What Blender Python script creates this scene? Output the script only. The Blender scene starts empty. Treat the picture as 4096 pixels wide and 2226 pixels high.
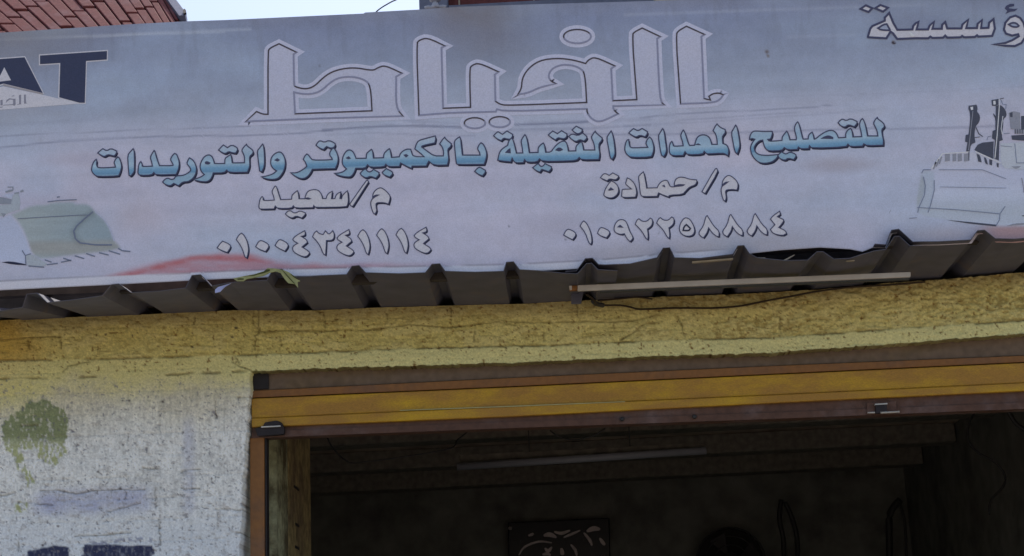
import bpy, bmesh, math, random
import numpy as np
from mathutils import Vector, Matrix
from mathutils.geometry import tessellate_polygon
random.seed(7)
S = bpy.context.scene
C = S.collection
R = math.radians

# ------------------------------------------------------------------ camera, sky, sun, exposure
IMG_W, IMG_H, FPX = 4096.0, 2226.0, 6400.0
PITCH, YAW, ROLL = R(14.8), R(1.6), R(2.6)
CAM = Vector((0.0, -5.0, 1.6))
fw = Vector((-math.sin(YAW) * math.cos(PITCH), math.cos(YAW) * math.cos(PITCH), math.sin(PITCH)))
r0 = Vector((math.cos(YAW), math.sin(YAW), 0))
u0 = r0.cross(fw)
rt = r0 * math.cos(ROLL) - u0 * math.sin(ROLL)
up = u0 * math.cos(ROLL) + r0 * math.sin(ROLL)
cd = bpy.data.cameras.new('camera')
cam = bpy.data.objects.new('camera', cd)
C.objects.link(cam)
cd.sensor_width = 36
cd.lens = 36 * FPX / IMG_W
cd.clip_start, cd.clip_end = 0.05, 2000
cam.matrix_world = Matrix(((rt.x, up.x, -fw.x, CAM.x), (rt.y, up.y, -fw.y, CAM.y), (rt.z, up.z, -fw.z, CAM.z), (0, 0, 0, 1)))
S.camera = cam

SUN_EL, SUN_AZ = R(58), R(12)      # the sun stands behind the shop: the whole front is in open shade
W = bpy.data.worlds.new("World")
S.world = W
W.use_nodes = True
wn = W.node_tree
sky = wn.nodes.new('ShaderNodeTexSky')
sky.sky_type = 'NISHITA'
sky.sun_disc = False
sky.sun_elevation = SUN_EL
sky.sun_rotation = SUN_AZ
sky.dust_density = 2.0
wn.links.new(sky.outputs[0], wn.nodes['Background'].inputs[0])
wn.nodes['Background'].inputs[1].default_value = 0.12
sl = bpy.data.lights.new('sun', 'SUN')
sl.energy = 3.0
sl.angle = R(0.5)
sl.color = (1.0, 0.95, 0.88)
sun = bpy.data.objects.new('sun', sl)
C.objects.link(sun)
sd = Vector((math.sin(SUN_AZ) * math.cos(SUN_EL), math.cos(SUN_AZ) * math.cos(SUN_EL), math.sin(SUN_EL)))
sun.rotation_euler = sd.to_track_quat('Z', 'Y').to_euler()
S.view_settings.view_transform = 'Standard'
S.view_settings.look = 'None'
S.view_settings.gamma = 1
S.view_settings.use_curve_mapping = False
S.view_settings.exposure = 0.62
try:
    S.cycles.max_bounces = 8
except Exception:
    pass

# ------------------------------------------------------------------ helpers
def ray(x, y):
    return fw + rt * ((x - 2048.0) / FPX) - up * ((y - 1113.0) / FPX)

def P(x, y, Y=0.0):
    """point of the vertical plane y=Y seen at photo coordinate x, y"""
    d = ray(x, y)
    t = (Y - CAM.y) / d.y
    return CAM + d * t

def PA(x, y, Y):
    """numpy version of P; Y may be an array"""
    a = (x - 2048.0) / FPX
    b = (y - 1113.0) / FPX
    dx = fw.x + rt.x * a - up.x * b
    dy = fw.y + rt.y * a - up.y * b
    dz = fw.z + rt.z * a - up.z * b
    t = (Y - CAM.y) / dy
    return np.stack([CAM.x + dx * t, CAM.y + dy * t, CAM.z + dz * t], -1)

def PP(x, y, p0, n):
    d = ray(x, y)
    return CAM + d * ((p0 - CAM).dot(n) / d.dot(n))

def lin(c):
    return [((v / 255) / 12.92 if v <= 10 else (((v / 255) + 0.055) / 1.055) ** 2.4) for v in c]

def interp(pts, x):
    return np.interp(x, [p[0] for p in pts], [p[1] for p in pts])

def _hash(ix, iy, s):
    h = (ix.astype(np.int64) * 374761393 + iy.astype(np.int64) * 668265263 + s * 1442695041) & 0xffffffff
    h = ((h ^ (h >> 13)) * 1274126177) & 0xffffffff
    return ((h ^ (h >> 16)) & 0xffff) / 65535.0

def noise(x, y, s=0):
    x0, y0 = np.floor(x), np.floor(y)
    fx, fy = x - x0, y - y0
    fx, fy = fx * fx * (3 - 2 * fx), fy * fy * (3 - 2 * fy)
    a, b = _hash(x0, y0, s), _hash(x0 + 1, y0, s)
    c, d = _hash(x0, y0 + 1, s), _hash(x0 + 1, y0 + 1, s)
    return (a * (1 - fx) + b * fx) * (1 - fy) + (c * (1 - fx) + d * fx) * fy

def fbm(x, y, s=0, o=4):
    v, a, t = 0, 1, 0
    for i in range(o):
        v = v + a * noise(x * 2 ** i + 17.3 * i, y * 2 ** i + 9.1 * i, s + i)
        t += a
        a *= 0.5
    return v / t

def segdist(X, Y, pts):
    D = np.full(X.shape, 1e9)
    for (x0, y0), (x1, y1) in zip(pts[:-1], pts[1:]):
        dx, dy = x1 - x0, y1 - y0
        t = np.clip(((X - x0) * dx + (Y - y0) * dy) / (dx * dx + dy * dy + 1e-9), 0, 1)
        D = np.minimum(D, np.hypot(X - x0 - t * dx, Y - y0 - t * dy))
    return D

def inpoly(X, Y, pts):
    ins = np.zeros(X.shape, bool)
    n = len(pts)
    for i in range(n):
        x0, y0 = pts[i]
        x1, y1 = pts[(i + 1) % n]
        c = ((y0 > Y) != (y1 > Y)) & (X < (x1 - x0) * (Y - y0) / (y1 - y0 + 1e-12) + x0)
        ins ^= c
    return ins

def sdpoly(X, Y, pts):
    d = segdist(X, Y, list(pts) + [pts[0]])
    return np.where(inpoly(X, Y, pts), -d, d)

def smooth(a, b, x):
    t = np.clip((x - a) / (b - a + 1e-12), 0, 1)
    return t * t * (3 - 2 * t)

def mixc(A, B, t):
    return A * (1 - t[..., None]) + np.array(B) * t[..., None]

def tag(o, label=None, cat=None, group=None, kind=None):
    if label: o['label'] = label
    if cat: o['category'] = cat
    if group: o['group'] = group
    if kind: o['kind'] = kind
    return o

def thing(name, label, cat, loc=(0, 0, 0), group=None):
    o = bpy.data.objects.new(name, None)
    o.empty_display_size = 0.05
    C.objects.link(o)
    o.location = loc
    return tag(o, label, cat, group)

def link(name, me, parent=None, base=None, root=None):
    o = bpy.data.objects.new(name, me)
    C.objects.link(o)
    if parent is not None:
        o.parent = parent
    return o

def wloc(parent):
    v = Vector((0, 0, 0))
    while parent is not None:
        v += Vector(parent.location)
        parent = parent.parent
    return v

def mesh(name, verts, faces, mats, parent=None, fmat=None, smooth_=False, origin=None):
    """verts in world space; the object origin is put at its centre (or origin) below its parent"""
    verts = [Vector(v) for v in verts]
    pw = wloc(parent)
    if origin is None:
        lo = Vector((min(v[i] for v in verts) for i in range(3)))
        hi = Vector((max(v[i] for v in verts) for i in range(3)))
        origin = (lo + hi) / 2
        origin.z = lo.z
    origin = Vector(origin)
    me = bpy.data.meshes.new(name)
    me.from_pydata([tuple(v - origin) for v in verts], [], faces)
    if not isinstance(mats, (list, tuple)):
        mats = [mats]
    for m in mats:
        me.materials.append(m)
    if fmat is not None:
        me.polygons.foreach_set('material_index', fmat)
    if smooth_:
        me.polygons.foreach_set('use_smooth', [True] * len(me.polygons))
    me.update()
    o = link(name, me, parent)
    o.location = origin - pw
    return o

def attr(o, cols):
    """cols: (n,3) linear colours per vertex"""
    me = o.data
    a = me.color_attributes.new('paint', 'FLOAT_COLOR', 'POINT')
    c = np.ones((len(me.vertices), 4), np.float32)
    c[:, :3] = cols
    a.data.foreach_set('color', c.ravel())

def box_vf(x0, x1, y0, y1, z0, z1):
    v = [(x0, y0, z0), (x1, y0, z0), (x1, y1, z0), (x0, y1, z0), (x0, y0, z1), (x1, y0, z1), (x1, y1, z1), (x0, y1, z1)]
    f = [(0, 3, 2, 1), (4, 5, 6, 7), (0, 1, 5, 4), (1, 2, 6, 5), (2, 3, 7, 6), (3, 0, 4, 7)]
    return v, f

def bevel(o, w=0.003, seg=2):
    m = o.modifiers.new('bevel', 'BEVEL')
    m.width = w
    m.segments = seg
    m.limit_method = 'ANGLE'
    return o

def box(name, x0, x1, y0, y1, z0, z1, m, parent=None, bev=0.0):
    v, f = box_vf(x0, x1, y0, y1, z0, z1)
    o = mesh(name, v, f, m, parent)
    if bev: bevel(o, bev)
    return o

def prism_px(name, pts, Y, depth, m, parent=None, bev=0.0):
    """a slab whose front outline is given in photo coordinates on plane y=Y; it reaches depth behind"""
    a = [P(x, y, Y) for x, y in pts]
    b = [v + Vector((0, depth, 0)) for v in a]
    n = len(a)
    tri = tessellate_polygon([a])
    f = [tuple(t) for t in tri] + [tuple(n + i for i in reversed(t)) for t in tri]
    f += [(i, i + n, (i + 1) % n + n, (i + 1) % n) for i in range(n)]
    o = mesh(name, a + b, f, m, parent)
    me = o.data
    bm = bmesh.new(); bm.from_mesh(me)
    bmesh.ops.recalc_face_normals(bm, faces=bm.faces)
    bm.to_mesh(me); bm.free()
    if bev: bevel(o, bev)
    return o

def strip_px(name, top, bot, Y, depth, m, parent=None, xs=None, bev=0.0):
    """beam between two photo polylines on plane y=Y"""
    xs = xs or [p[0] for p in top]
    v, f = [], []
    for x in xs:
        a, b = P(x, float(interp(top, x)), Y), P(x, float(interp(bot, x)), Y)
        v += [a, b, b + Vector((0, depth, 0)), a + Vector((0, depth, 0))]
    for i in range(len(xs) - 1):
        k = i * 4
        for j in range(4):
            f.append((k + j, k + (j + 1) % 4, k + 4 + (j + 1) % 4, k + 4 + j))
    k = (len(xs) - 1) * 4
    f += [(0, 3, 2, 1), (k, k + 1, k + 2, k + 3)]
    o = mesh(name, v, f, m, parent)
    if bev: bevel(o, bev)
    return o

def tube_vf(pts, r, seg=8):
    v, f = [], []
    n = len(pts)
    for i, p in enumerate(pts):
        d = (pts[min(i + 1, n - 1)] - pts[max(i - 1, 0)]).normalized()
        a = d.cross(Vector((0.13, 0.2, 1))).normalized() if abs(d.z) < 0.95 else d.cross(Vector((1, 0, 0))).normalized()
        b = d.cross(a)
        rr = r[i] if isinstance(r, (list, tuple)) else r
        for k in range(seg):
            t = 2 * math.pi * k / seg
            v.append(p + a * math.cos(t) * rr + b * math.sin(t) * rr)
    for i in range(n - 1):
        for k in range(seg):
            f.append((i * seg + k, i * seg + (k + 1) % seg, (i + 1) * seg + (k + 1) % seg, (i + 1) * seg + k))
    f += [tuple(range(seg))[::-1], tuple((n - 1) * seg + k for k in range(seg))]
    return v, f

def catmull(pts, n=6):
    out = []
    q = [pts[0]] + list(pts) + [pts[-1]]
    for i in range(1, len(q) - 2):
        for k in range(n):
            t = k / n
            a, b, c, d = (Vector(q[i - 1]), Vector(q[i]), Vector(q[i + 1]), Vector(q[i + 2]))
            out.append(0.5 * ((2 * b) + (-a + c) * t + (2 * a - 5 * b + 4 * c - d) * t * t + (-a + 3 * b - 3 * c + d) * t ** 3))
    out.append(Vector(pts[-1]))
    return out

def tube(name, pts, r, m, parent=None, seg=8, curve=True):
    pts = [Vector(p) for p in pts]
    if curve: pts = catmull(pts)
    v, f = tube_vf(pts, r, seg)
    return mesh(name, v, f, m, parent, smooth_=True)

def lathe(name, prof, centre, m, parent=None, seg=20, axis='Z'):
    v, f = [], []
    for r, h in prof:
        for k in range(seg):
            t = 2 * math.pi * k / seg
            q = (r * math.cos(t), r * math.sin(t), h) if axis == 'Z' else (r * math.cos(t), -h, r * math.sin(t))
            v.append(Vector(centre) + Vector(q))
    for i in range(len(prof) - 1):
        for k in range(seg):
            f.append((i * seg + k, i * seg + (k + 1) % seg, (i + 1) * seg + (k + 1) % seg, (i + 1) * seg + k))
    f += [tuple(range(seg))[::-1], tuple((len(prof) - 1) * seg + k for k in range(seg))]
    return mesh(name, v, f, m, parent, smooth_=True)

# ------------------------------------------------------------------ materials
def material(name, col=(0.5, 0.5, 0.5), rough=0.7, metal=0.0, use_attr=False, var=0.12, vscale=30.0,
             bump=0.2, bscale=120.0, bdist=0.002, stain=None, sscale=6.0, spos=(0.5, 0.65), spec=0.3, stretch=(1, 1, 1), var2=0.0):
    m = bpy.data.materials.new(name)
    m.use_nodes = True
    nt = m.node_tree
    N, L = nt.nodes, nt.links
    b = N['Principled BSDF']
    b.inputs['Roughness'].default_value = rough
    b.inputs['Metallic'].default_value = metal
    b.inputs['Specular IOR Level'].default_value = spec
    geo = N.new('ShaderNodeNewGeometry')
    mp = N.new('ShaderNodeMapping')
    mp.inputs['Scale'].default_value = stretch
    L.new(geo.outputs['Position'], mp.inputs['Vector'])
    n1 = N.new('ShaderNodeTexNoise')
    n1.inputs['Scale'].default_value = vscale
    n1.inputs['Detail'].default_value = 6
    L.new(mp.outputs[0], n1.inputs['Vector'])
    if use_attr:
        base = N.new('ShaderNodeVertexColor')
        base.layer_name = 'paint'
        out = base.outputs['Color']
    else:
        rgb = N.new('ShaderNodeRGB')
        rgb.outputs[0].default_value = (*col, 1)
        out = rgb.outputs[0]
    if stain is not None:
        n2 = N.new('ShaderNodeTexNoise')
        n2.inputs['Scale'].default_value = sscale
        n2.inputs['Detail'].default_value = 8
        n2.inputs['Roughness'].default_value = 0.65
        L.new(mp.outputs[0], n2.inputs['Vector'])
        rm = N.new('ShaderNodeMapRange')
        rm.inputs['From Min'].default_value = spos[0]
        rm.inputs['From Max'].default_value = spos[1]
        L.new(n2.outputs['Fac'], rm.inputs['Value'])
        mx = N.new('ShaderNodeMix')
        mx.data_type = 'RGBA'
        L.new(rm.outputs[0], mx.inputs[0])
        L.new(out, mx.inputs[6])
        mx.inputs[7].default_value = (*stain, 1)
        out = mx.outputs[2]
    # value variation
    mr = N.new('ShaderNodeMapRange')
    mr.inputs['From Min'].default_value = 0.3
    mr.inputs['From Max'].default_value = 0.7
    mr.inputs['To Min'].default_value = 1 - var
    mr.inputs['To Max'].default_value = 1 + var
    L.new(n1.outputs['Fac'], mr.inputs['Value'])
    vm = N.new('ShaderNodeVectorMath')
    vm.operation = 'SCALE'
    L.new(out, vm.inputs[0])
    L.new(mr.outputs[0], vm.inputs['Scale'])
    L.new(vm.outputs[0], b.inputs['Base Color'])
    if bump:
        nb = N.new('ShaderNodeTexNoise')
        nb.inputs['Scale'].default_value = bscale
        nb.inputs['Detail'].default_value = 5
        L.new(mp.outputs[0], nb.inputs['Vector'])
        bp = N.new('ShaderNodeBump')
        bp.inputs['Strength'].default_value = bump
        bp.inputs['Distance'].default_value = bdist
        L.new(nb.outputs['Fac'], bp.inputs['Height'])
        L.new(bp.outputs[0], b.inputs['Normal'])
    return m

GB = np.array([2.50, 2.38, 2.12])     # printed vinyl: photograph colour -> albedo
GW = np.array([2.38, 2.34, 2.34])     # plaster
DES = 0.20
def art(c):
    y = 0.3 * c[0] + 0.59 * c[1] + 0.11 * c[2]
    c = [max(0, v * (1 - DES) + y * DES) for v in c]
    return tuple(min(0.9, v * g) for v, g in zip(lin(c), GB))
def pl(c): return tuple(min(0.9, v * g) for v, g in zip(lin(c), GW))

def vinyl(name, c, **k):
    return material(name, art(c), rough=0.55, var=0.09, vscale=260, bump=0.45, bscale=5, bdist=0.03, spec=0.25, **k)

M_vinyl = material('vinyl', use_attr=True, rough=0.55, var=0.09, vscale=260, bump=0.45, bscale=5, bdist=0.03, spec=0.25)
M_wall = material('plaster', use_attr=True, rough=0.9, var=0.16, vscale=160, bump=0.7, bscale=190, bdist=0.004, spec=0.15)
M_sheet = material('sheet_metal', (0.10, 0.10, 0.135), rough=0.55, var=0.15, vscale=14, bump=0.1, bscale=60, stain=(0.14, 0.10, 0.08), spos=(0.55, 0.75), sscale=7, spec=0.3)
M_dark = material('dark_wood', (0.05, 0.04, 0.035), rough=0.85, var=0.3, vscale=25, bump=0.3, bscale=80)
M_batten = material('batten_white', (0.52, 0.49, 0.46), rough=0.5, var=0.08, vscale=20, bump=0.05)
M_batten_under = material('batten_dark_grey', (0.06, 0.065, 0.068), rough=0.6, var=0.2, vscale=40, bump=0.1)  # darker grey for the housing below the tube cover
M_rust = material('rust', (0.22, 0.10, 0.035), rough=0.9, var=0.4, vscale=60, bump=0.4)
M_cable = material('cable', (0.035, 0.02, 0.01), rough=0.6, var=0.1, bump=0)
M_gold = material('ochre_paint', (0.40, 0.205, 0.03), rough=0.5, var=0.18, vscale=160, bump=0.3, bscale=160, stain=(0.60, 0.36, 0.012), sscale=3.2, spos=(0.44, 0.66), spec=0.35, stretch=(1, 1, 3))
M_orange = material('orange_brown_paint', (0.26, 0.115, 0.035), rough=0.55, var=0.12, vscale=60, bump=0.2, stain=(0.2, 0.1, 0.05), sscale=4)
M_brown = material('dusty_brown_steel', (0.17, 0.12, 0.085), rough=0.75, var=0.18, vscale=40, bump=0.3, stain=(0.16, 0.11, 0.06), sscale=3.5)
M_angle = material('rust_brown_angle', (0.105, 0.052, 0.035), rough=0.6, var=0.2, vscale=50, bump=0.2, stain=(0.14, 0.09, 0.08), sscale=5)
M_iron = material('dark_iron', (0.03, 0.025, 0.028), rough=0.6, metal=0.2, var=0.2)
M_zinc = material('zinc', (0.5, 0.47, 0.43), rough=0.4, metal=0.3, var=0.1)
M_tile = material('red_tile', (0.20, 0.055, 0.052), rough=0.85, var=0.16, vscale=45, bump=0.5, bscale=130, stain=(0.24, 0.11, 0.115), sscale=9, spos=(0.5, 0.75))
M_mortar = material('dark_joint', (0.06, 0.022, 0.025), rough=0.9)
M_flash = material('flashing', (0.16, 0.17, 0.24), rough=0.5, metal=0.2)
M_redwall = material('red_wall', (0.15, 0.045, 0.042), rough=0.85, var=0.2, vscale=60, bump=0.3)
M_conc = material('grey_render', (0.17, 0.18, 0.24), rough=0.9, var=0.12, vscale=30, bump=0.3)
M_beige = material('beige_trim', (0.55, 0.47, 0.36), rough=0.8)
M_porc = material('grey_ceramic', (0.42, 0.41, 0.45), rough=0.4, var=0.1)
M_ground = material('street_earth', (0.30, 0.25, 0.19), rough=0.95, var=0.25, vscale=3, bump=0.4, bscale=20, bdist=0.02)
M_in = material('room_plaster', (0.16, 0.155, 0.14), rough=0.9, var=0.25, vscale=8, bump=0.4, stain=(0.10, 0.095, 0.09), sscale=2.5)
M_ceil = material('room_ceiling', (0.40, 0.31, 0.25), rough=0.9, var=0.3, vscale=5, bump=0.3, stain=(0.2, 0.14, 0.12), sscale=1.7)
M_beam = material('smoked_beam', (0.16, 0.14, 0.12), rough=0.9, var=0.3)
M_tubew = material('tube_white', (0.24, 0.24, 0.28), rough=0.3, var=0.05, bump=0)
M_black = material('black_plastic', (0.035, 0.033, 0.034), rough=0.5)
M_glossy = material('gloss_black', (0.012, 0.011, 0.015), rough=0.25, spec=0.5, bump=0)
M_silver = material('pale_script', (0.45, 0.38, 0.38), rough=0.35, metal=0.2, bump=0)
M_cloth = material('green_cloth', (0.34, 0.35, 0.16), rough=0.9, var=0.2, vscale=60, bump=0.5)
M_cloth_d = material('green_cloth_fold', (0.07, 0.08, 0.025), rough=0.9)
M_plast = material('lavender_scrap', (0.40, 0.43, 0.68), rough=0.5)
M_lath = material('pale_lath', (0.33, 0.28, 0.21), rough=0.85, var=0.2)

# ------------------------------------------------------------------ ground
g = mesh('ground', [(-300, -300, 0), (300, -300, 0), (300, 300, 0), (-300, 300, 0)], [(0, 1, 2, 3)], M_ground)
tag(g, kind='structure')

# ------------------------------------------------------------------ the shop building
INNER = [(-260, 1297), (0, 1283), (320, 1269), (613, 1258), (929, 1243), (1221, 1245), (1511, 1233), (1801, 1224), (2100, 1217),
         (2542, 1193), (2896, 1181), (3300, 1159), (3566, 1133), (3801, 1117), (4096, 1091), (4350, 1068)]
LINT = [(-260, 1543), (0, 1530), (500, 1508), (1003, 1487), (1400, 1472), (2050, 1453), (2600, 1428), (3100, 1413), (3600, 1376), (4096, 1336), (4350, 1314)]
L1 = [(-260, 1450), (0, 1443), (370, 1438), (780, 1425), (1100, 1417), (1400, 1405), (1700, 1393), (1990, 1387), (2250, 1381), (2500, 1370),
      (2800, 1358), (3100, 1352), (3500, 1322), (4096, 1283), (4350, 1262)]
L2 = [(-260, 1520), (0, 1515), (400, 1508), (700, 1497), (1003, 1485)]
EDGE = [(1480, 1004), (1560, 1002), (1700, 990), (1800, 980), (1900, 975), (2000, 970), (2130, 964), (2226, 956), (2500, 950), (6000, 950)]

shop = thing('shop_building', 'shop with cracked yellow and white plaster front and a dark open doorway', 'building', (P(2600, 1700).x, 0.5, 0))

CR = [[(1015, 1232), (1012, 1290), (1040, 1325), (1024, 1340), (1018, 1400)], [(1036, 1240), (1038, 1325)],
      [(1295, 1250), (1298, 1310)], [(1180, 1328), (1300, 1325)], [(1020, 1325), (1300, 1322), (1500, 1318), (1640, 1300), (1800, 1308), (1900, 1298), (1990, 1288), (2060, 1300)],
      [(1803, 1232), (1806, 1300)], [(2010, 1285), (2130, 1290), (2300, 1290), (2530, 1282), (2640, 1255)], [(2308, 1218), (2309, 1258), (2322, 1290)],
      [(2480, 1360), (2540, 1325), (2570, 1300), (2650, 1288)], [(2710, 1270), (2728, 1305), (2740, 1345)], [(114, 1365), (116, 1400)], [(246, 1360), (244, 1400)],
      [(0, 1362), (120, 1350), (240, 1348)], [(778, 1262), (778, 1295)], [(3120, 1265), (3122, 1345)], [(1545, 1255), (1550, 1275)],
      [(2560, 1195), (2562, 1230)], [(1900, 1325), (1895, 1370)], [(2175, 1330), (2178, 1365)], [(1120, 1345), (1122, 1385)],
      [(940, 1425), (958, 1460)], [(360, 1448), (280, 1460), (250, 1490)], [(1005, 1483), (960, 1470), (930, 1450)]]
CL = [[(863, 1608), (863, 1670)], [(945, 1592), (1003, 1590)], [(80, 1704), (150, 1701)], [(165, 1965), (230, 1960), (310, 1975), (370, 1962), (480, 1960), (580, 1958)],
      [(570, 1872), (640, 1876)], [(725, 1890), (740, 1880), (800, 1875)], [(725, 1950), (745, 1958), (800, 1955)], [(430, 2045), (490, 2030), (560, 2010)],
      [(140, 2018), (210, 2022)], [(72, 2170), (74, 2210)], [(0, 1985), (60, 1970)], [(860, 2040), (975, 2040)], [(940, 2130), (970, 2132)], [(300, 2145), (420, 2140), (520, 2128)],
      [(500, 1960), (505, 2000)], [(618, 1950), (622, 2030)], [(635, 2080), (640, 2180)], [(870, 2050), (872, 2120)]]
GREEN = [(10, 1690), (60, 1660), (110, 1610), (180, 1598), (240, 1625), (268, 1660), (278, 1705), (262, 1760), (262, 1820), (235, 1850), (195, 1862), (160, 1840), (125, 1800), (85, 1800),
         (95, 1860), (130, 1910), (132, 1945), (112, 1945), (85, 1900), (60, 1850), (25, 1790), (8, 1740)]
GREEN2 = [(50, 2010), (80, 1995), (110, 2015), (100, 2050), (60, 2050)]
NAVY = [[(112, 2200), (180, 2190), (220, 2180), (278, 2192), (285, 2500), (112, 2500)], [(332, 2180), (420, 2176), (520, 2180), (612, 2182), (622, 2500), (330, 2500)]]

def wall_paint(X, Y):
    n1 = fbm(X / 60, Y / 60, 3)
    n2 = fbm(X / 14, Y / 14, 11)
    nb = fbm(X / 260, Y / 260, 21, 3)
    l1 = interp(L1, X) + (n2 - 0.5) * 8
    c_y = np.array(pl((144, 134, 82)))
    A = np.ones(X.shape + (3,)) * c_y
    A = mixc(A, pl((147, 138, 88)), smooth(0.4, 0.7, nb))
    g3 = fbm(X / 7, Y / 7, 131, 2)
    A = A * (1 + 0.55 * (g3 - 0.5) + 0.25 * (n1 - 0.5))[..., None]
    A = mixc(A, pl((150, 140, 92)), smooth(2300, 2800, X) * 0.5)
    # broken skim coat: paler patches with a torn lower lip
    pt = smooth(0.52, 0.55, fbm(X / 95, Y / 34, 401, 4))
    A = mixc(A, pl((152, 143, 98)), pt * 0.45)
    # dirt washed down below the sheet
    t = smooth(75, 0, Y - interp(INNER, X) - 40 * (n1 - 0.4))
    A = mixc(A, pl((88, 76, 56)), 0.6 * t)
    t = smooth(260, 0, X + 0.9 * np.abs(Y - 1400) - 60 * n1)
    A = mixc(A, pl((134, 104, 34)), 0.7 * t)
    # lower pale fascia band
    band = smooth(-3, 3, Y - l1)
    A = mixc(A, pl((156, 152, 108)), band * (0.88 - 0.3 * smooth(1100, 600, X)))
    # the white lower wall
    t = smooth(-55, 120, Y - 1520 - 90 * (nb - 0.5) - 70 * (n1 - 0.5) - 90 * smooth(300, 0, X)) * smooth(1012, 1000, X)
    A = mixc(A, pl((149, 145, 128)), t)
    t2 = smooth(1560, 1800, Y + 120 * (nb - 0.5) + 0.12 * (X - 500)) * smooth(1012, 1000, X)
    A = mixc(A, pl((167, 167, 163)), t2)
    br = fbm(X / 5, Y / 26, 141, 3)
    jt = joints(X, Y, n1, n2)
    A = A * (1 + (0.55 * (br - 0.5) + 0.38 * (g3 - 0.5) + 0.25 * (n1 - 0.5) - 0.16 * jt) * t)[..., None]
    A = mixc(A, pl((158, 163, 170)), smooth(1900, 2250, Y) * smooth(1012, 1000, X) * 0.8)
    # bluish old paint
    bl = np.maximum(smooth(70, 0, np.abs(Y - 2005 + 0.04 * (X - 400)) - 10) * smooth(90, 200, X) * smooth(640, 560, X),
                    smooth(40, 5, np.abs(X - 755)) * smooth(1620, 1750, Y) * smooth(2080, 2020, Y) * 0.5)
    A = mixc(A, pl((126, 130, 150)), np.clip(bl * (0.3 + 0.9 * n1), 0, 0.85))
    A = mixc(A, pl((112, 108, 104)), smooth(0.62, 0.72, fbm(X / 16, Y / 11, 31)) * 0.42 * smooth(1500, 1560, Y))
    rg = smooth(2350, 2800, X) * smooth(1480, 1400, Y) * (1 - band)
    fl = fbm(X / 15 + 2 * n1, Y / 9, 91, 4)
    A = mixc(A, pl((96, 78, 40)), rg * smooth(0.50, 0.36, fl) * 0.55 * smooth(0.35, 0.65, fbm(X / 130, Y / 50, 95, 3)))
    # worn-through green paint
    wx, wy = X + 26 * (n2 - 0.5), Y + 36 * (fbm(X / 10, Y / 22, 5) - 0.5)
    gp = np.minimum(sdpoly(wx, wy, GREEN), sdpoly(wx, wy, GREEN2))
    gt = smooth(3, -3, gp)
    lower = smooth(1740, 1800, Y)
    flk = smooth(0.44, 0.56, fbm(X / 7, Y / 20, 151, 3) + 0.17 * (1 - smooth(1720, 1840, Y)))
    A = mixc(A, pl((98, 104, 76)), gt * (1 - lower * 0.6) * (0.35 + 0.65 * flk))
    A = mixc(A, pl((124, 128, 84)), gt * lower * flk * 0.8)
    A = A * (1 + 0.3 * gt * (g3 - 0.5))[..., None]
    # navy strokes of old signwriting
    for q in NAVY:
        d = sdpoly(X + 20 * (n2 - 0.5), Y + 20 * (n1 - 0.5), q)
        A = mixc(A, pl((30, 34, 58)), smooth(4, -4, d) * np.clip(0.55 + 0.9 * fbm(X / 8, Y / 20, 41), 0, 0.97))
    d = np.minimum(np.abs(Y - 2165 - 8 * np.sin(X / 50)) * 1.0, 99)
    A = mixc(A, pl((95, 100, 118)), smooth(14, 2, d) * (n2 > 0.5) * 0.7 * smooth(330, 380, X) * smooth(640, 600, X))
    # pocks, rust dots and scuffs
    pk = fbm(X / 9, Y / 9, 51, 2)
    A = mixc(A, pl((88, 64, 32)), smooth(0.76, 0.83, pk) * 0.9 * smooth(1530, 1480, Y))
    A = mixc(A, pl((92, 90, 94)), smooth(0.76, 0.83, pk) * 0.8 * smooth(1480, 1530, Y))
    st = fbm(X / 22, Y / 8, 61, 3)
    A = mixc(A, pl((104, 88, 46)), smooth(0.60, 0.68, st) * 0.45 * smooth(1540, 1470, Y) * (1 - band * 0.8))
    for (px, py, r) in [(490, 1604, 7), (517, 1604, 7), (492, 1780, 7), (650, 1608, 8), (732, 1730, 7), (932, 1625, 5), (925, 1825, 6), (846, 1915, 6), (233, 2105, 8), (392, 1888, 9),
                        (170, 2182, 9), (965, 1858, 6), (480, 1955, 10), (930, 1350, 9), (770, 1390, 6), (945, 1312, 9), (770, 1335, 6), (635, 1385, 6), (530, 1343, 7), (423, 1338, 6)]:
        A = mixc(A, pl((46, 42, 42)), smooth(r, r * 0.4, np.hypot(X - px, (Y - py) * 1.3) + 4 * (n2 - 0.5)) * 0.85)
    return A, n1, n2, band

def joints(X, Y, n1, n2):
    """mortar joints of the courses telegraphing through the paint"""
    yy = Y + 0.035 * X + 5 * (n2 - 0.5)
    row = np.floor((yy - 1412) / 86.0)
    dv = np.abs((yy - 1412) / 86.0 - row - 0.5)
    xx = X + 128 * (row % 2) + 7 * (n1 - 0.5)
    dh = np.abs(xx / 256.0 - np.floor(xx / 256.0) - 0.5)
    k = np.maximum(smooth(0.445, 0.49, dv), smooth(0.482, 0.496, dh))
    return k * smooth(0.38, 0.58, fbm(X / 110, Y / 60, 201, 3))

def wall_relief(X, Y, n1, n2, band):
    h = 0.004 * (fbm(X / 120, Y / 60, 71, 3) - 0.5) + 0.0035 * (n2 - 0.5) + 0.002 * (fbm(X / 6, Y / 6, 81, 2) - 0.5)
    h0 = -0.0028 * joints(X, Y, n1, n2)
    rough = smooth(2400, 2900, X) * smooth(1480, 1400, Y) * (1 - band)
    h += h0 + rough * 0.018 * (0.3 + 1.2 * fbm(X / 150, Y / 60, 97, 2)) * (fbm(X / 15 + 2 * n1, Y / 9, 91, 4) - 0.5)
    h += 0.004 * band * smooth(900, 1000, X)
    h += 0.0025 * smooth(0.52, 0.55, fbm(X / 95, Y / 34, 401, 4)) * smooth(1480, 1420, Y)
    h -= 0.003 * smooth(0.76, 0.83, fbm(X / 9, Y / 9, 51, 2))
    return h

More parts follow.
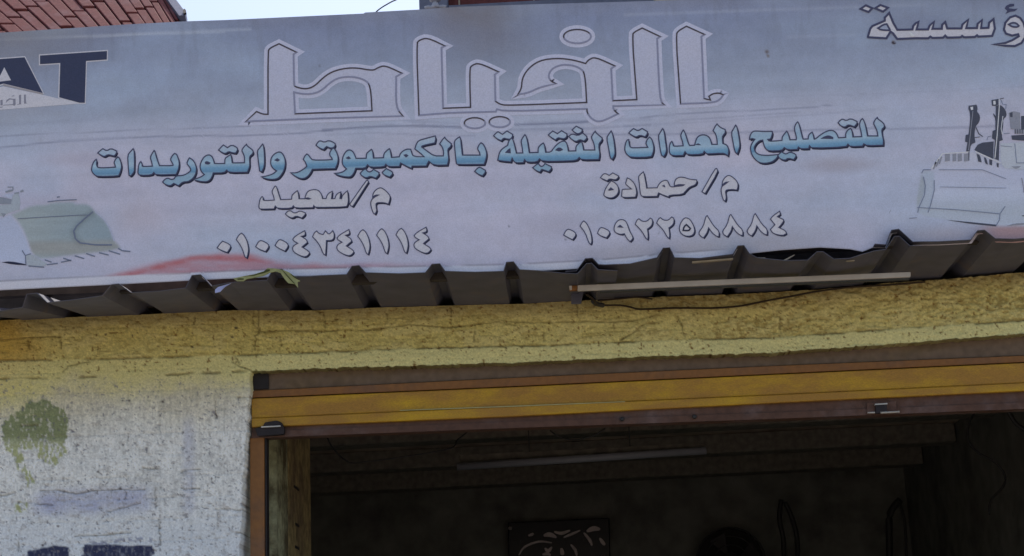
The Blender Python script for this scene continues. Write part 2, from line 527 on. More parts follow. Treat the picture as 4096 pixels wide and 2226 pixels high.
def crack_mask(X, Y, n1, n2):
    wx, wy = X + 12 * (n2 - 0.5), Y + 12 * (n1 - 0.5)
    k = np.zeros(X.shape)
    for c in CR + CL:
        lo, hi = min(p[0] for p in c) - 20, max(p[0] for p in c) + 20
        l2, h2 = min(p[1] for p in c) - 20, max(p[1] for p in c) + 20
        sel = (X > lo) & (X < hi) & (Y > l2) & (Y < h2)
        if sel.any():
            d = segdist(wx[sel], wy[sel], c)
            k[sel] = np.maximum(k[sel], smooth(4.5, 1.0, d) * (0.35 + 0.9 * fbm(X[sel] / 30, Y[sel] / 30, 7, 2)))
    d = np.abs(Y - interp(L1, X) - (n2 - 0.5) * 8)
    k = np.maximum(k, smooth(7, 1.5, d) * smooth(0.40, 0.58, fbm(X / 90, Y / 50, 13, 3)))
    d = np.abs(Y - interp(L2, X) - (n2 - 0.5) * 10)
    k = np.maximum(k, smooth(7, 1.5, d) * smooth(0.42, 0.56, fbm(X / 70, Y / 50, 17, 3)) * smooth(1000, 960, X))
    return np.clip(k, 0, 1)

def grid_faces(nr, nc):
    f = []
    for i in range(nr - 1):
        for j in range(nc - 1):
            a = i * nc + j
            f.append((a, a + nc, a + nc + 1, a + 1))
    return f

# front face, upper band then the part left of the door, one mesh
xs = np.arange(-260, 4351, 5.0)
nr = 62
T = np.linspace(0, 1, nr)[:, None]
X1 = np.repeat(xs[None], nr, 0)
jag = (fbm(xs / 16, xs * 0 + 3, 5, 3) - 0.5) * 9 * smooth(1000, 1030, xs)
Y1 = (interp(INNER, xs) - 1)[None] * (1 - T) + (interp(LINT, xs) + jag)[None] * T
ys = np.concatenate([np.linspace(0, 1, 190)])
rowsY = np.concatenate([np.arange(0, 900, 4.5), np.arange(900, 3200, 45)])
cols = np.linspace(0, 1, 250)[None]
base = interp(LINT, np.array([1003.0]))[0]
Yl = np.repeat(rowsY[:, None], 250, 1)
xe = interp([(a, b) for a, b in EDGE], rowsY + base) + (fbm(rowsY / 14, rowsY * 0, 9, 3) - 0.5) * 14
X2 = -260 * (1 - cols) + xe[:, None] * cols
Y2 = interp(LINT, X2) + Yl
V, COL, F = [], [], []
off = 0
for XX, YY in ((X1, Y1), (X2, Y2)):
    A, n1, n2, band = wall_paint(XX, YY)
    h = wall_relief(XX, YY, n1, n2, band)
    k = crack_mask(XX, YY, n1, n2)
    A = mixc(A, pl((62, 50, 30)), k * 0.6)
    h = h - 0.006 * k
    pts = PA(XX, YY, 0.0)
    if XX is X2:                      # below the picture the wall goes straight down
        pts[200:, :, 0] = pts[199:200, :, 0]
        pts[..., 2] = np.maximum(pts[..., 2], 0.0)
    pts[..., 1] = -h
    V.append(pts.reshape(-1, 3))
    COL.append(A.reshape(-1, 3))
    r_, c_ = XX.shape
    F += [tuple(off + q for q in ff) for ff in grid_faces(r_, c_)]
    off += r_ * c_
V = np.concatenate(V)
COL = np.concatenate(COL)
# reveals: back from the free edges (door side and lintel underside)
extra, ecol = [], []
n1_ = X1.size
nc1 = X1.shape[1]
nc2, nr2 = X2.shape[1], X2.shape[0]
vl = [list(v) for v in V]
cl = [list(c) for c in COL]
lint_ids = [(nr - 1) * nc1 + j for j in range(nc1) if xs[j] > 1003]
side_ids = [n1_ + i * nc2 + nc2 - 1 for i in range(nr2)]
for ids in (lint_ids, side_ids):
    s0 = len(vl)
    for i in ids:
        q = vl[i]
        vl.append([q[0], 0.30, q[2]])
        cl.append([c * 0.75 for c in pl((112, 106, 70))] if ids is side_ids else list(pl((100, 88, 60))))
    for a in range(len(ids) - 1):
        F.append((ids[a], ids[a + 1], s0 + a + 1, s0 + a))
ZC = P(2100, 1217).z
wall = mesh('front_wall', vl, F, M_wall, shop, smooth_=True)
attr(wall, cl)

# solid mass of the building round the room (left pier, lintel, parapet, roof, sides)
XD = P(1004, 1700).x - 0.02            # door edge
ZD = max(P(x, float(interp(LINT, x))).z for x in range(1100, 4300, 100))
XR = P(4350, 1400).x
M_outer = material('side_plaster', pl((135, 128, 90)), rough=0.9, var=0.2, vscale=10, bump=0.4)
zf = P(500, 2400).z
box('lower_wall', P(-260, 1500).x, XD - 0.06, 0.016, 0.28, 0, zf + 0.35, M_outer, shop)
box('wall_core', P(-260, 1500).x, XD - 0.03, 0.012, 0.28, zf + 0.36, ZC - 0.06, M_outer, shop)
box('lintel', XD - 0.02, XR + 0.6, 0.012, 0.28, ZD + 0.02, ZC - 0.045, M_outer, shop)
box('right_pier', XR + 0.2, XR + 0.9, 0.0, 0.28, 0, ZD + 0.015, M_outer, shop)

# ------------------------------------------------------------------ the room behind the doorway
ZI = ZC + 0.05
XL = P(1061, 1900, 0.087).x            # face of the pier seen through the door
XPL = XL - 0.75
XRR = XR + 0.35
D = 4.6
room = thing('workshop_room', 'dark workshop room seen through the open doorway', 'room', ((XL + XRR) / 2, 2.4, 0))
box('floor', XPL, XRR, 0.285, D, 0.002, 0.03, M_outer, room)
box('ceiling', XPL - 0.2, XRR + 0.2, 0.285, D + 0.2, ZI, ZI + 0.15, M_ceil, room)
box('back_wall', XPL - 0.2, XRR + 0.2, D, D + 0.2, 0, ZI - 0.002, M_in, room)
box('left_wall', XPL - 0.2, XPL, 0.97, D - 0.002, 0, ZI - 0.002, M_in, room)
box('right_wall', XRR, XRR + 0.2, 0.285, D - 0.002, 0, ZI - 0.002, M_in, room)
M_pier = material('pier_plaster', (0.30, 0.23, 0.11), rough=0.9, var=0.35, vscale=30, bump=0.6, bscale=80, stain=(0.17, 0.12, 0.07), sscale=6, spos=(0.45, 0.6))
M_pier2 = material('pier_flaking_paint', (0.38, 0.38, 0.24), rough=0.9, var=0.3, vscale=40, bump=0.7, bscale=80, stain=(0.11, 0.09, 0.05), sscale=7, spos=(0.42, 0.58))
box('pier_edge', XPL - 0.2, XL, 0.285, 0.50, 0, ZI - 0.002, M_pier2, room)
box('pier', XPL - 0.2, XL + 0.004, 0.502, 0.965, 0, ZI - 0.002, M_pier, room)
for i, y in enumerate((1.55, 2.35, 3.2, 4.0)):
    box('ceiling_beam', XPL + 0.01, XRR - 0.01, y, y + 0.14, ZI - 0.10, ZI - 0.001, M_beam, room, 0.006)
# old height marks scratched on the pier
for (y, w, z) in [(0.60, 0.10, 2.36), (0.61, 0.08, 2.15), (0.61, 0.10, 2.05), (0.60, 0.09, 1.965), (0.62, 0.08, 2.23)]:
    box('scratch_mark', XL + 0.004, XL + 0.006, y, y + w, z, z + 0.009, M_iron, room)

# door frame: header beams and jamb
frame = thing('door_frame', 'ochre and brown steel door frame round the dark doorway', 'door frame', (XD + 0.05, 0.12, 0))
xb = [1006, 2050, 3100, 4096, 4350]
hA = [(1006, 1470), (2050, 1440), (3100, 1400), (4096, 1325), (4350, 1304)]
hB = [(1006, 1564), (2050, 1512), (3100, 1464), (4096, 1423), (4350, 1413)]
hC = [(1006, 1594), (2050, 1548), (3100, 1498), (4096, 1451), (4350, 1440)]
hD = [(1006, 1674), (2050, 1627), (3100, 1580), (4096, 1532), (4350, 1520)]
hE = [(1006, 1711), (2050, 1667), (3100, 1613), (4096, 1565), (4350, 1553)]
hF = [(1006, 1754), (2050, 1714), (3100, 1677), (4096, 1637), (4350, 1627)]
def sh(l, d): return [(a, b + d) for a, b in l]
strip_px('header_plate', hA, hB, 0.046, 0.06, M_brown, frame, xb, 0.002)
strip_px('upper_rail', hB, sh(hC, -2), 0.034, 0.07, M_orange, frame, xb, 0.002)
strip_px('header_beam', sh(hC, 1), sh(hD, 0), 0.027, 0.08, M_gold, frame, xb, 0.003)
strip_px('beam_lip', sh(hD, 0), sh(hE, -1), 0.019, 0.08, M_gold, frame, xb, 0.003)
strip_px('lower_angle', sh(hE, 0), hF, 0.036, 0.05, M_angle, frame, xb, 0.002)
strip_px('angle_flange', sh(hF, -26), sh(hF, -1), 0.029, 0.006, M_angle, frame, [1080, 2050, 3100, 4096, 4350])
strip_px('beam_highlight', [(1600, 1641), (2050, 1624), (2500, 1606)], [(1600, 1644), (2050, 1628), (2500, 1609)], 0.0165, 0.003, material('highlight_paint', (0.42, 0.40, 0.20)), frame)  # pale strip: the highlight along the beam edge put into the colour
a, b = P(999, 1700, 0.035), P(1056, 1700, 0.035)
box('jamb', a.x, b.x, 0.037, 0.085, 0.0, P(1030, 1750, 0.036).z, M_orange, frame, 0.003)
box('jamb_stop', b.x + 0.001, b.x + 0.006, 0.045, 0.085, 0.0, P(1030, 1750, 0.036).z, M_iron, frame)
prism_px('corner_bracket', [(1018, 1712), (1050, 1708), (1058, 1690), (1108, 1682), (1128, 1692), (1138, 1716), (1136, 1738), (1030, 1746)], 0.006, 0.02, M_iron, frame, 0.004)
box('bracket_pin', P(1045, 1706, 0).x, P(1122, 1706, 0).x, -0.002, 0.004, P(1080, 1710, .0).z, P(1080, 1705, .0).z, M_zinc, frame)
prism_px('corner_plate', [(1012, 1495), (1075, 1490), (1075, 1556), (1012, 1560)], 0.039, 0.005, M_iron, frame, 0.002)
for x, y in ((2488, 1678), (2778, 1668)):
    lathe('bolt_head', [(0.0075, 0), (0.0075, 0.006), (0.004, 0.009)], P(x, y, 0.027), M_black, frame, 10, 'Y')
bolt = thing('slide_bolt', 'small steel slide bolt fixed to the lower rail of the door frame', 'bolt', P(3530, 1655, 0.02))
prism_px('bolt_plate', [(3468, 1612), (3585, 1606), (3586, 1652), (3468, 1657)], 0.024, 0.003, M_angle, bolt, 0.001)
prism_px('keeper', [(3502, 1620), (3548, 1617), (3549, 1652), (3503, 1655)], 0.012, 0.012, M_iron, bolt, 0.002)
tube('bolt_bar', [P(3470, 1652, 0.012), P(3500, 1651, 0.012)], 0.0028, M_zinc, bolt, 8, False)
tube('bolt_bar', [P(3522, 1652, 0.010), P(3598, 1648, 0.010)], 0.0034, M_zinc, bolt, 8, False)
prism_px('keeper_top', [(3500, 1616), (3550, 1613), (3550, 1618), (3500, 1621)], 0.009, 0.016, M_zinc, bolt)

# ------------------------------------------------------------------ canopy of ribbed sheets
canopy = thing('sheet_canopy', 'ribbed dark metal canopy between the banner and the yellow wall', 'canopy', P(2100, 1150, -0.2))
RIBS_A = [(-205, 1276, -168, 1222, -130, 1219, -95, 1262), (90, 1231, 108, 1178, 146, 1174, 189, 1212), (410, 1184, 446, 1140, 474, 1137, 523, 1172),
          (743, 1153, 768, 1103, 802, 1100, 844, 1146), (1068, 1122, 1090, 1082, 1128, 1078, 1168, 1112), (1387, 1099, 1408, 1066, 1436, 1063, 1462, 1092),
          (1702, 1092, 1728, 1058, 1759, 1056, 1780, 1086), (2015, 1086, 2026, 1050, 2054, 1048, 2078, 1080), (2310, 1096, 2346, 1056, 2366, 1054, 2392, 1080)]
RIBS_B = [(2306, 1090, 2342, 1041, 2370, 1039, 2394, 1064), (2629, 1037, 2653, 999, 2679, 997, 2698, 1037), (2933, 1023, 2952, 990, 2976, 988, 2997, 1020),
          (3231, 1047, 3268, 1014, 3292, 1013, 3336, 1043), (3545, 1004, 3578, 952, 3598, 951, 3640, 990)]
RIBS_C = [(3547, 990, 3568, 932, 3596, 928, 3652, 979), (3887, 971, 3912, 934, 3940, 932, 3982, 966), (4205, 955, 4225, 915, 4255, 912, 4300, 948)]
PAN_X = {'A': [(-280, 1285)], 'B': [(2255, 1093)], 'C': [(3505, 992)]}
PROFS = []
def make_sheet(ribs, start, end, dz=0.0, mids=()):
    prof = [start]
    for r in ribs:
        for q in mids:
            if prof[-1][0] < q[0] < r[0]:
                prof.append(q)
        prof += [(r[0], r[1]), (r[2], r[3]), (r[4], r[5]), (r[6], r[7])]
    prof.append(end)
    PROFS.append(list(prof))
    flag = [0] + [v for r in ribs for v in (0, 1, 1, 0)] + [0]
    # refill flags with mids
    fl, k = [], 0
    ribtops = set()
    for r in ribs:
        ribtops.add((r[2], r[3])); ribtops.add((r[4], r[5]))
    fl = [1 if p in ribtops else 0 for p in prof]
    Yo, Yi = -0.40, 0.0
    pos = [-0.40, -0.32, -0.22, -0.12, -0.03, 0.05, 0.24]
    outer = [P(x, y, Yo) for x, y in prof]
    # pan level under each point, for the ribs
    v, f = [], []
    n = len(outer)
    pan = []
    xsp = [outer[i].x for i in range(n) if not fl[i]]
    zsp = [outer[i].z for i in range(n) if not fl[i]]
    wx = [P(x, y).x for x, y in INNER]
    wz = [P(x, y).z for x, y in INNER]
    for yy in pos:
        t = min(1.0, (yy - Yo) / (Yi - Yo))
        for i, p in enumerate(outer):
            pz = float(np.interp(p.x, xsp, zsp))
            hrib = p.z - pz
            iz = float(np.interp(p.x, wx, wz)) + 0.002
            hr = hrib * (1 - t) + (0.032 if fl[i] else 0.0) * t
            z = pz * (1 - t) + iz * t + hr + dz
            v.append(Vector((p.x, yy, z)))
    for a in range(len(pos) - 1):
        for i in range(n - 1):
            f.append((a * n + i, a * n + i + 1, (a + 1) * n + i + 1, (a + 1) * n + i))
    o = mesh('roof_sheet', v, f, M_sheet, canopy)
    m = o.modifiers.new('solid', 'SOLIDIFY')
    m.thickness = 0.0016
    m.offset = 1
    return o
make_sheet(RIBS_A, (-280, 1286), (2470, 1085), 0, mids=[(0, 1245), (300, 1200), (640, 1166), (920, 1132), (1280, 1104), (1600, 1096), (1900, 1090), (2150, 1084), (2250, 1094)])
make_sheet(RIBS_B, (2262, 1092), (3690, 990), 0.004, mids=[(2420, 1066), (2520, 1062), (2800, 1040), (2880, 1030), (3030, 1038), (3140, 1049), (3400, 1040), (3450, 1024), (3500, 1010)])
make_sheet(RIBS_C, (3500, 988), (4380, 945), 0.008, mids=[(3760, 978), (4060, 968)])

# old timber frame carrying the banner
fr = thing('banner_frame', 'dark timber frame behind the lower edge of the banner', 'frame', P(2100, 1100, -0.2))
zb = [P(x, y, -0.33).z for x, y in ((0, 1160), (4096, 960))]
for (x0, y0, x1, y1, dep, hgt, yy) in ((-200, 1195, 2300, 1098, 0.03, 0.05, -0.30), (2300, 1050, 4300, 950, 0.03, 0.05, -0.30), (-200, 900, 4300, 690, 0.03, 0.05, -0.34), (-200, 200, 4300, 0, 0.03, 0.05, -0.345)):
    a, b = P(x0, y0, yy), P(x1, y1, yy)
    v = [a, b, b + Vector((0, dep, 0)), a + Vector((0, dep, 0))]
    v = v + [q + Vector((0, 0, hgt)) for q in v]
    f = [(0, 3, 2, 1), (4, 5, 6, 7), (0, 1, 5, 4), (1, 2, 6, 5), (2, 3, 7, 6), (3, 0, 4, 7)]
    mesh('rail', v, f, M_dark, fr)
for x in (100, 1100, 2100, 3100, 4050):
    a = P(x, 1100 - 0.05 * (x - 1100), -0.31)
    b = P(x, 160 - 0.05 * x, -0.31)
    box('post', a.x - 0.02, a.x + 0.02, -0.268, -0.228, a.z + 0.06, b.z, M_dark, fr)
    box('strut', a.x - 0.015, a.x + 0.015, -0.226, 0.03, a.z + 0.35, a.z + 0.38, M_dark, fr)
# parapet and roof of the shop
box('parapet', P(-260, 1200).x, XR + 0.9, 0.03, 0.27, ZC + 0.06, ZC + 0.32, M_dark, shop)
box('flat_roof', P(-260, 1200).x, XR + 0.9, 0.275, D + 0.25, ZI + 0.152, ZI + 0.28, M_conc, shop)

# loose pieces on the canopy
lath = thing('pale_lath', 'thin pale lath lying in the gap under the torn edge of the banner', 'lath', P(2860, 1045, -0.37))
prism_px('lath_strip', [(2768, 1046), (2932, 1033), (2933, 1038), (2770, 1052)], -0.383, 0.012, M_lath, lath)
for q in ([(3130, 1043), (3175, 1020), (3180, 1020), (3142, 1044)], [(3022, 1030), (3062, 1031), (3060, 1036), (3030, 1035)], [(3385, 1043), (3420, 1041), (3418, 1045), (3388, 1046)]):
    prism_px('splinter', q, -0.385, 0.01, M_lath, lath)
scrap = thing('plastic_scrap', 'small lavender scrap of plastic left of the green cloth strip', 'scrap', P(888, 1160, -0.4))
prism_px('scrap_sheet', [(860, 1160), (872, 1149), (924, 1134), (900, 1148), (880, 1168), (860, 1173)], -0.406, 0.003, M_plast, scrap)
cl_ = thing('cloth_strip', 'faded green strip of cloth draped over a canopy rib', 'cloth', P(1100, 1120, -0.4))
def zz(base, s, pts): return [(base[0] + x / s, base[1] + y / s) for x, y in pts]
ZL = (850, 1040), 5.152
prism_px('cloth_fold', zz(*ZL, [(430, 385), (600, 345), (850, 300), (1060, 235), (1140, 170), (1300, 180), (1400, 200), (1440, 205), (1560, 250), (1640, 300), (1700, 380), (1810, 435), (1750, 460), (1765, 585), (1700, 500), (1560, 480), (1480, 390), (1400, 270), (1300, 240), (1180, 265), (1050, 330), (900, 360), (700, 395), (640, 440), (500, 440)]), -0.412, 0.004, M_cloth, cl_)
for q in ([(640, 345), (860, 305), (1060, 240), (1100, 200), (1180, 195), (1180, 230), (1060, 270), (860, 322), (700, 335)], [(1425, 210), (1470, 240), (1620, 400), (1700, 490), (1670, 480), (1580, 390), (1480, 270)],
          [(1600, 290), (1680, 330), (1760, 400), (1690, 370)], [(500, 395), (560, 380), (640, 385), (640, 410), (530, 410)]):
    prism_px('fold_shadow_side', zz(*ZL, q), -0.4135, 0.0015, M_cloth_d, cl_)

# fluorescent batten under the canopy with its cable
bt = thing('light_batten', 'long unlit white light batten hanging under the canopy', 'light fitting', P(2960, 1130, -0.22))
YB = -0.24
b0, b1 = [(2310, 1141), (3643, 1088)], [(2310, 1164), (3643, 1108)]
strip_px('tube_cover', b0, b1, YB, 0.012, M_batten, bt, [2310, 2800, 3200, 3643], 0.002)
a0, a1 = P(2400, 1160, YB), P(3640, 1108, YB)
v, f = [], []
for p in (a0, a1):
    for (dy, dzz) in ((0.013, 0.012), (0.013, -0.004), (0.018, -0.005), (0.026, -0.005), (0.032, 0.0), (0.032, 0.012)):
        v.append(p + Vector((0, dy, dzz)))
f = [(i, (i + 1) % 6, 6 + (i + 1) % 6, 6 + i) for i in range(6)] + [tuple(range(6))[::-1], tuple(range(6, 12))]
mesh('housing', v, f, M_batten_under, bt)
prism_px('end_cap', [(2276, 1144), (2309, 1142), (2309, 1161), (2278, 1163)], YB - 0.001, 0.014, M_rust, bt, 0.001)
prism_px('end_clip', [(2276, 1144), (2287, 1143), (2288, 1160), (2279, 1161)], YB - 0.004, 0.003, M_batten, bt)
prism_px('hanger_bracket', [(2283, 1164), (2335, 1162), (2325, 1215), (2285, 1216)], -0.10, 0.01, M_sheet, bt, 0.002)
cab = thing('batten_cable', 'thin dark cable looping from the light batten across the yellow wall', 'cable', P(2700, 1200, -0.05))
cp = [(2345, 1178, -.17), (2375, 1200, -.14), (2385, 1218, -.10), (2420, 1222, -.05), (2480, 1222, -.02), (2520, 1229, -.015), (2550, 1237, -.012), (2600, 1237, -.012), (2700, 1233, -.012), (2850, 1233, -.012), (2960, 1225, -.012), (3060, 1205, -.015), (3160, 1187, -.02), (3260, 1168, -.03), (3400, 1150, -.02), (3560, 1140, -.015), (3700, 1128, -.012)]
tube('cable_run', [P(x, y, z) for x, y, z in cp], [0.0036] * 0 or 0.0032, M_cable, cab)
tube('cable_joint', [P(2372, 1205, -.12), P(2385, 1216, -.09), P(2412, 1222, -.06)], 0.008, M_black, cab)
tube('branch_cable', [P(x, y, -0.03) for x, y in ((2390, 1204), (2480, 1196), (2540, 1190), (2575, 1192), (2610, 1197))], 0.003, M_cable, cab)

# ------------------------------------------------------------------ banner
YBAN = -0.37
TOP = [(-260, 150), (0, 132), (500, 99), (747, 86), (900, 81), (1455, 55), (1458, 51), (1677, 39), (1838, 28), (2137, 18), (2600, 5), (3000, -10), (4350, -60)]
BOT = [(-260, 1176), (0, 1162), (424, 1141), (900, 1116), (1188, 1106), (2050, 1090), (2394, 1072), (2700, 1044), (2950, 1024), (3010, 1014), (3120, 1002), (3280, 991), (3400, 998), (3450, 1008),
       (3490, 992), (3550, 994), (4096, 978), (4350, 970)]
banner = thing('shop_banner', 'long printed vinyl shop banner with arabic writing above the canopy', 'banner', P(2048, 1120, YBAN))
def bend(x, z):
    return 0.0

SP = {'Z1': (350, 540, 3.68), 'Z2': (950, 500, 3.68), 'Z3': (1450, 480, 3.68), 'Z4': (1950, 480, 3.68), 'Z5': (2450, 470, 4.2933), 'Z6': (2950, 440, 3.9631),
      'Y1': (1000, 700, 3.9631), 'Y2': (850, 880, 2.7116), 'Y3': (2350, 660, 3.9631), 'Y4': (2230, 830, 2.6557), 'Y5': (3400, 0, 3.7011), 'Y6': (0, 180, 5.0),
      'B': (900, 0, 2.5), 'C': (1800, 0, 2.3418), 'M1': (0, 720, 3.6839), 'M2': (3600, 360, 2.1875)}
def tr(s, sp, sh=(0, 0)):
    bx, by, k = SP[sp]
    out = []
    for t in s.split():
        if t[0] == '@':
            bx, by, k = SP[t[1:]]
            continue
        x, y = t.split(',')
        out.append((bx + (float(x) + sh[0]) / k, by + (float(y) + sh[1]) / k))
    return out
def area(p): return 0.5 * sum(p[i][0] * p[(i + 1) % len(p)][1] - p[(i + 1) % len(p)][0] * p[i][1] for i in range(len(p)))
def rounded(p, n=1, sharp=62):
    """soften gentle corners only (Chaikin), keep the sharp ones"""
    for _ in range(n):
        out = []
        m = len(p)
        for i in range(m):
            a, b, c = p[i - 1], p[i], p[(i + 1) % m]
            v1, v2 = (b[0] - a[0], b[1] - a[1]), (c[0] - b[0], c[1] - b[1])
            l1, l2 = math.hypot(*v1) + 1e-9, math.hypot(*v2) + 1e-9
            ang = math.degrees(math.acos(max(-1, min(1, (v1[0] * v2[0] + v1[1] * v2[1]) / l1 / l2))))
            if ang > sharp or ang < 3:
                out.append(b)
            else:
                out.append((b[0] - v1[0] * 0.25, b[1] - v1[1] * 0.25))
                out.append((b[0] + v2[0] * 0.25, b[1] + v2[1] * 0.25))
        p = out
    return p

BUCKET = "160,515 300,450 480,370 720,360 740,330 1090,320 1110,355 1250,350 1340,380 1400,470 1530,580 1610,700 1660,830 1690,900 1780,990 1770,1020 1600,1060 1100,1110 650,1170 560,1160 480,1100 440,1020 400,880 340,740 260,610"
BSIDE = "-1100,560 0,560 30,570 80,540 150,510 230,600 300,700 370,820 430,980 460,1090 380,1120 380,1250 0,1180 -1100,1150"
DBODY = "185,730 230,700 275,690 370,560 600,545 660,540 860,650 930,700 1060,700 1085,750 1700,760 1700,1170 1085,1190 840,1190 400,1140 230,1110 150,1075 140,1010 160,850"
SW = [([(-260, 612), (0, 592), (240, 566), (520, 550), (800, 545), (1000, 543), (1180, 535), (1330, 522)], 3.5, 0.55),
      ([(1290, 522), (1430, 512), (1550, 505), (1700, 505), (1900, 512)], 5, 0.7), ([(-260, 560), (0, 546), (350, 530), (700, 516), (1000, 505)], 2.5, 0.4),
      ([(1300, 540), (1500, 533), (1700, 540), (1900, 545)], 4, 0.25), ([(2060, 500), (2200, 496), (2350, 488)], 5, 0.7), ([(2030, 520), (2350, 515), (2600, 500)], 6, 0.3),
      ([(1900, 500), (1600, 480), (1700, 495)], 5, 0.2), ([(2560, 470), (2750, 455), (2900, 448), (3230, 432), (3330, 420)], 3, 0.45), ([(2700, 485), (2900, 470), (3200, 448)], 3, 0.3),
      ([(2200, 535), (2600, 540), (3000, 530), (3240, 522), (3540, 512), (3560, 518), (3860, 510), (3990, 505)], 5, 0.4), ([(2500, 505), (2800, 490), (3100, 470), (3500, 440)], 4, 0.18),
      ([(2100, 495), (2600, 478)], 9, 0.18), ([(2900, 395), (3400, 380), (4300, 340)], 3, 0.12), ([(0, 500), (400, 480)], 8, 0.12)]
def banner_paint(X, Y):
    top, bot = interp(TOP, X), interp(BOT, X)
    bot = interp([(-260, 1176), (4350, 970)], X)
    v = (Y - top) / (bot - top)
    stops = [0, 0.06, 0.2, 0.34, 0.42, 0.5, 0.62, 0.8, 1.0]
    cs = np.array([art(c) for c in ((103, 110, 138), (104, 114, 146), (112, 123, 152), (124, 134, 160), (136, 142, 168), (142, 145, 170), (145, 146, 172), (141, 146, 172), (136, 141, 166))])
    A = np.stack([np.interp(v, stops, cs[:, k]) for k in range(3)], -1)
    nb = fbm(X / 500, Y / 250, 3, 3)
    n1 = fbm(X / 90, Y / 70, 5, 4)
    n2 = fbm(X / 30, Y / 160, 15, 3)
    A = mixc(A, art((150, 146, 172)), smooth(0.45, 0.75, nb) * 0.45 * smooth(0.35, 0.6, v))
    A = mixc(A, art((128, 146, 176)), smooth(0.5, 0.25, nb) * 0.35)
    A = A * (1 + 0.16 * (n1 - 0.5) + 0.14 * (fbm(X / 700 + 0.4, (Y + 0.05 * X) / 40, 33, 4) - 0.5) + 0.10 * (fbm(X / 18, Y / 18, 35, 3) - 0.5))[..., None]
    for (lx0, ly0, lx1, ly1, w_, s_) in ((-200, 168, 1000, 118, 9, 0.35), (300, 150, 900, 128, 5, 0.3), (2500, 60, 3700, 20, 10, 0.2), (3150, 150, 3420, 140, 10, 0.15)):
        A = mixc(A, art((150, 158, 180)), smooth(w_, 1, segdist(X, Y, [(lx0, ly0), (lx1, ly1)])) * s_)
    # left top is dustier, a grey-brown run of dirt under the pillar
    A = mixc(A, art((104, 104, 112)), smooth(620, 0, X) * smooth(0.25, 0.0, v) * 0.7)
    A = mixc(A, art((125, 128, 145)), smooth(420, 0, X) * smooth(0.2, 0.3, v) * smooth(0.45, 0.3, v) * 0.5)
    t = smooth(330, 20, np.abs(X - 1880 - 0.3 * Y)) * smooth(0.33, 0.02, v)
    A = mixc(A, art((92, 88, 96)), t * (0.45 + 0.5 * n1))
    A = mixc(A, art((98, 103, 120)), smooth(2900, 3900, X) * smooth(0.28, 0.0, v) * 0.45)
    t = smooth(0.55, 0.75, n2) * smooth(0.3, 0.05, v)
    A = mixc(A, art((92, 98, 120)), t * 0.25)
    # swooping lines
    for pts, w, s in SW:
        d = segdist(X, Y, pts)
        A = mixc(A, art((84, 90, 122)), smooth(w * 1.5, w * 0.2, d) * s)
    for (cx, cy, rx, ry, c, s) in [(3350, 660, 230, 50, (128, 124, 140), 0.6), (2250, 900, 260, 90, (132, 132, 156), 0.5), (330, 640, 260, 50, (136, 130, 150), 0.5), (1880, 620, 300, 60, (138, 136, 150), 0.4),
                                   (120, 830, 400, 80, (138, 128, 150), 0.35), (560, 880, 150, 130, (144, 136, 152), 0.4), (1050, 620, 500, 60, (146, 146, 172), 0.3)]:
        A = mixc(A, art(c), smooth(1.0, 0.1, np.hypot((X - cx) / rx, (Y - cy) / ry)) * s)
    # red sweep along the foot
    u = interp([(300, 1125), (420, 1104), (600, 1060), (760, 1025), (880, 1016), (1000, 1018), (1100, 1040), (1300, 1058), (1600, 1050), (1900, 1062), (2300, 1058)], X)
    s = smooth(-16, 22, Y - u + 26 * (n1 - 0.5)) * smooth(330, 700, X) * smooth(2600, 900, X)
    A = mixc(A, art((142, 100, 116)), np.clip(s * (0.25 + 0.9 * fbm(X / 60, Y / 14, 301, 4) + 0.3 * n1), 0, 0.9))
    core = smooth(20, 2, np.abs(Y - u - 14 - 20 * (n1 - 0.5))) * smooth(380, 500, X) * smooth(1090, 1010, X)
    A = mixc(A, art((146, 74, 82)), core * 0.85 * np.clip(0.2 + 1.2 * fbm(X / 40, Y / 12, 303, 3), 0, 1))
    core = smooth(16, 2, np.abs(Y - 1068 + 0.03 * (X - 1400))) * smooth(1000, 1250, X) * smooth(1700, 1300, X)
    A = mixc(A, art((140, 90, 104)), core * 0.45)
    s = smooth(890, 915, Y - 6 * n1) * smooth(3850, 3990, X)
    A = mixc(A, art((138, 104, 108)), s * 0.85)
    s = smooth(880, 960, Y) * smooth(3400, 3800, X) * smooth(4000, 3900, X)
    A = mixc(A, art((132, 122, 132)), s * 0.6)
    s = smooth(130, 10, interp(BOT, X) - Y) * smooth(2000, 2500, X) * smooth(3500, 3000, X)  # shade of the folded lower edge, painted in as grey
    A = mixc(A, art((118, 114, 118)), s * (0.3 + 0.4 * n1))
    # plain hem
    d = interp(BOT, X) - Y
    hem = smooth(31, 28, d - 6 * smooth(1000, 0, X)) * smooth(2950, 2800, X)
    A = mixc(A, art((154, 156, 174)), hem)
    A = mixc(A, art((96, 92, 104)), smooth(3, 0.5, np.abs(d - 31 - 6 * smooth(1000, 0, X))) * 0.5 * smooth(2950, 2800, X))
    A = mixc(A, art((100, 92, 92)), smooth(6, 1, d) * 0.6)
    # machines printed softly into the picture
    bk = rounded(tr(BUCKET, 'M1'))
    t = smooth(6, -10, sdpoly(X, Y, bk))
    gx = np.clip((X - 60) / 400, 0, 1)
    cb = np.array(art((121, 133, 142))) * (1 - gx[..., None]) + np.array(art((106, 124, 140))) * gx[..., None]
    ol = smooth(955, 985, Y + 0.02 * X + 10 * (n1 - 0.5)) * smooth(1040, 1000, Y)
    cb = cb * (1 - 0.75 * ol[..., None]) + np.array(art((120, 122, 124))) * 0.75 * ol[..., None]
    cb = cb * (1 + 0.18 * (fbm(X / 120, Y / 12, 171, 3) - 0.5))[..., None]
    dcur = segdist(X, Y, tr("1370,480 1250,570 1130,690 1085,760 1110,870 1180,930", 'M1'))
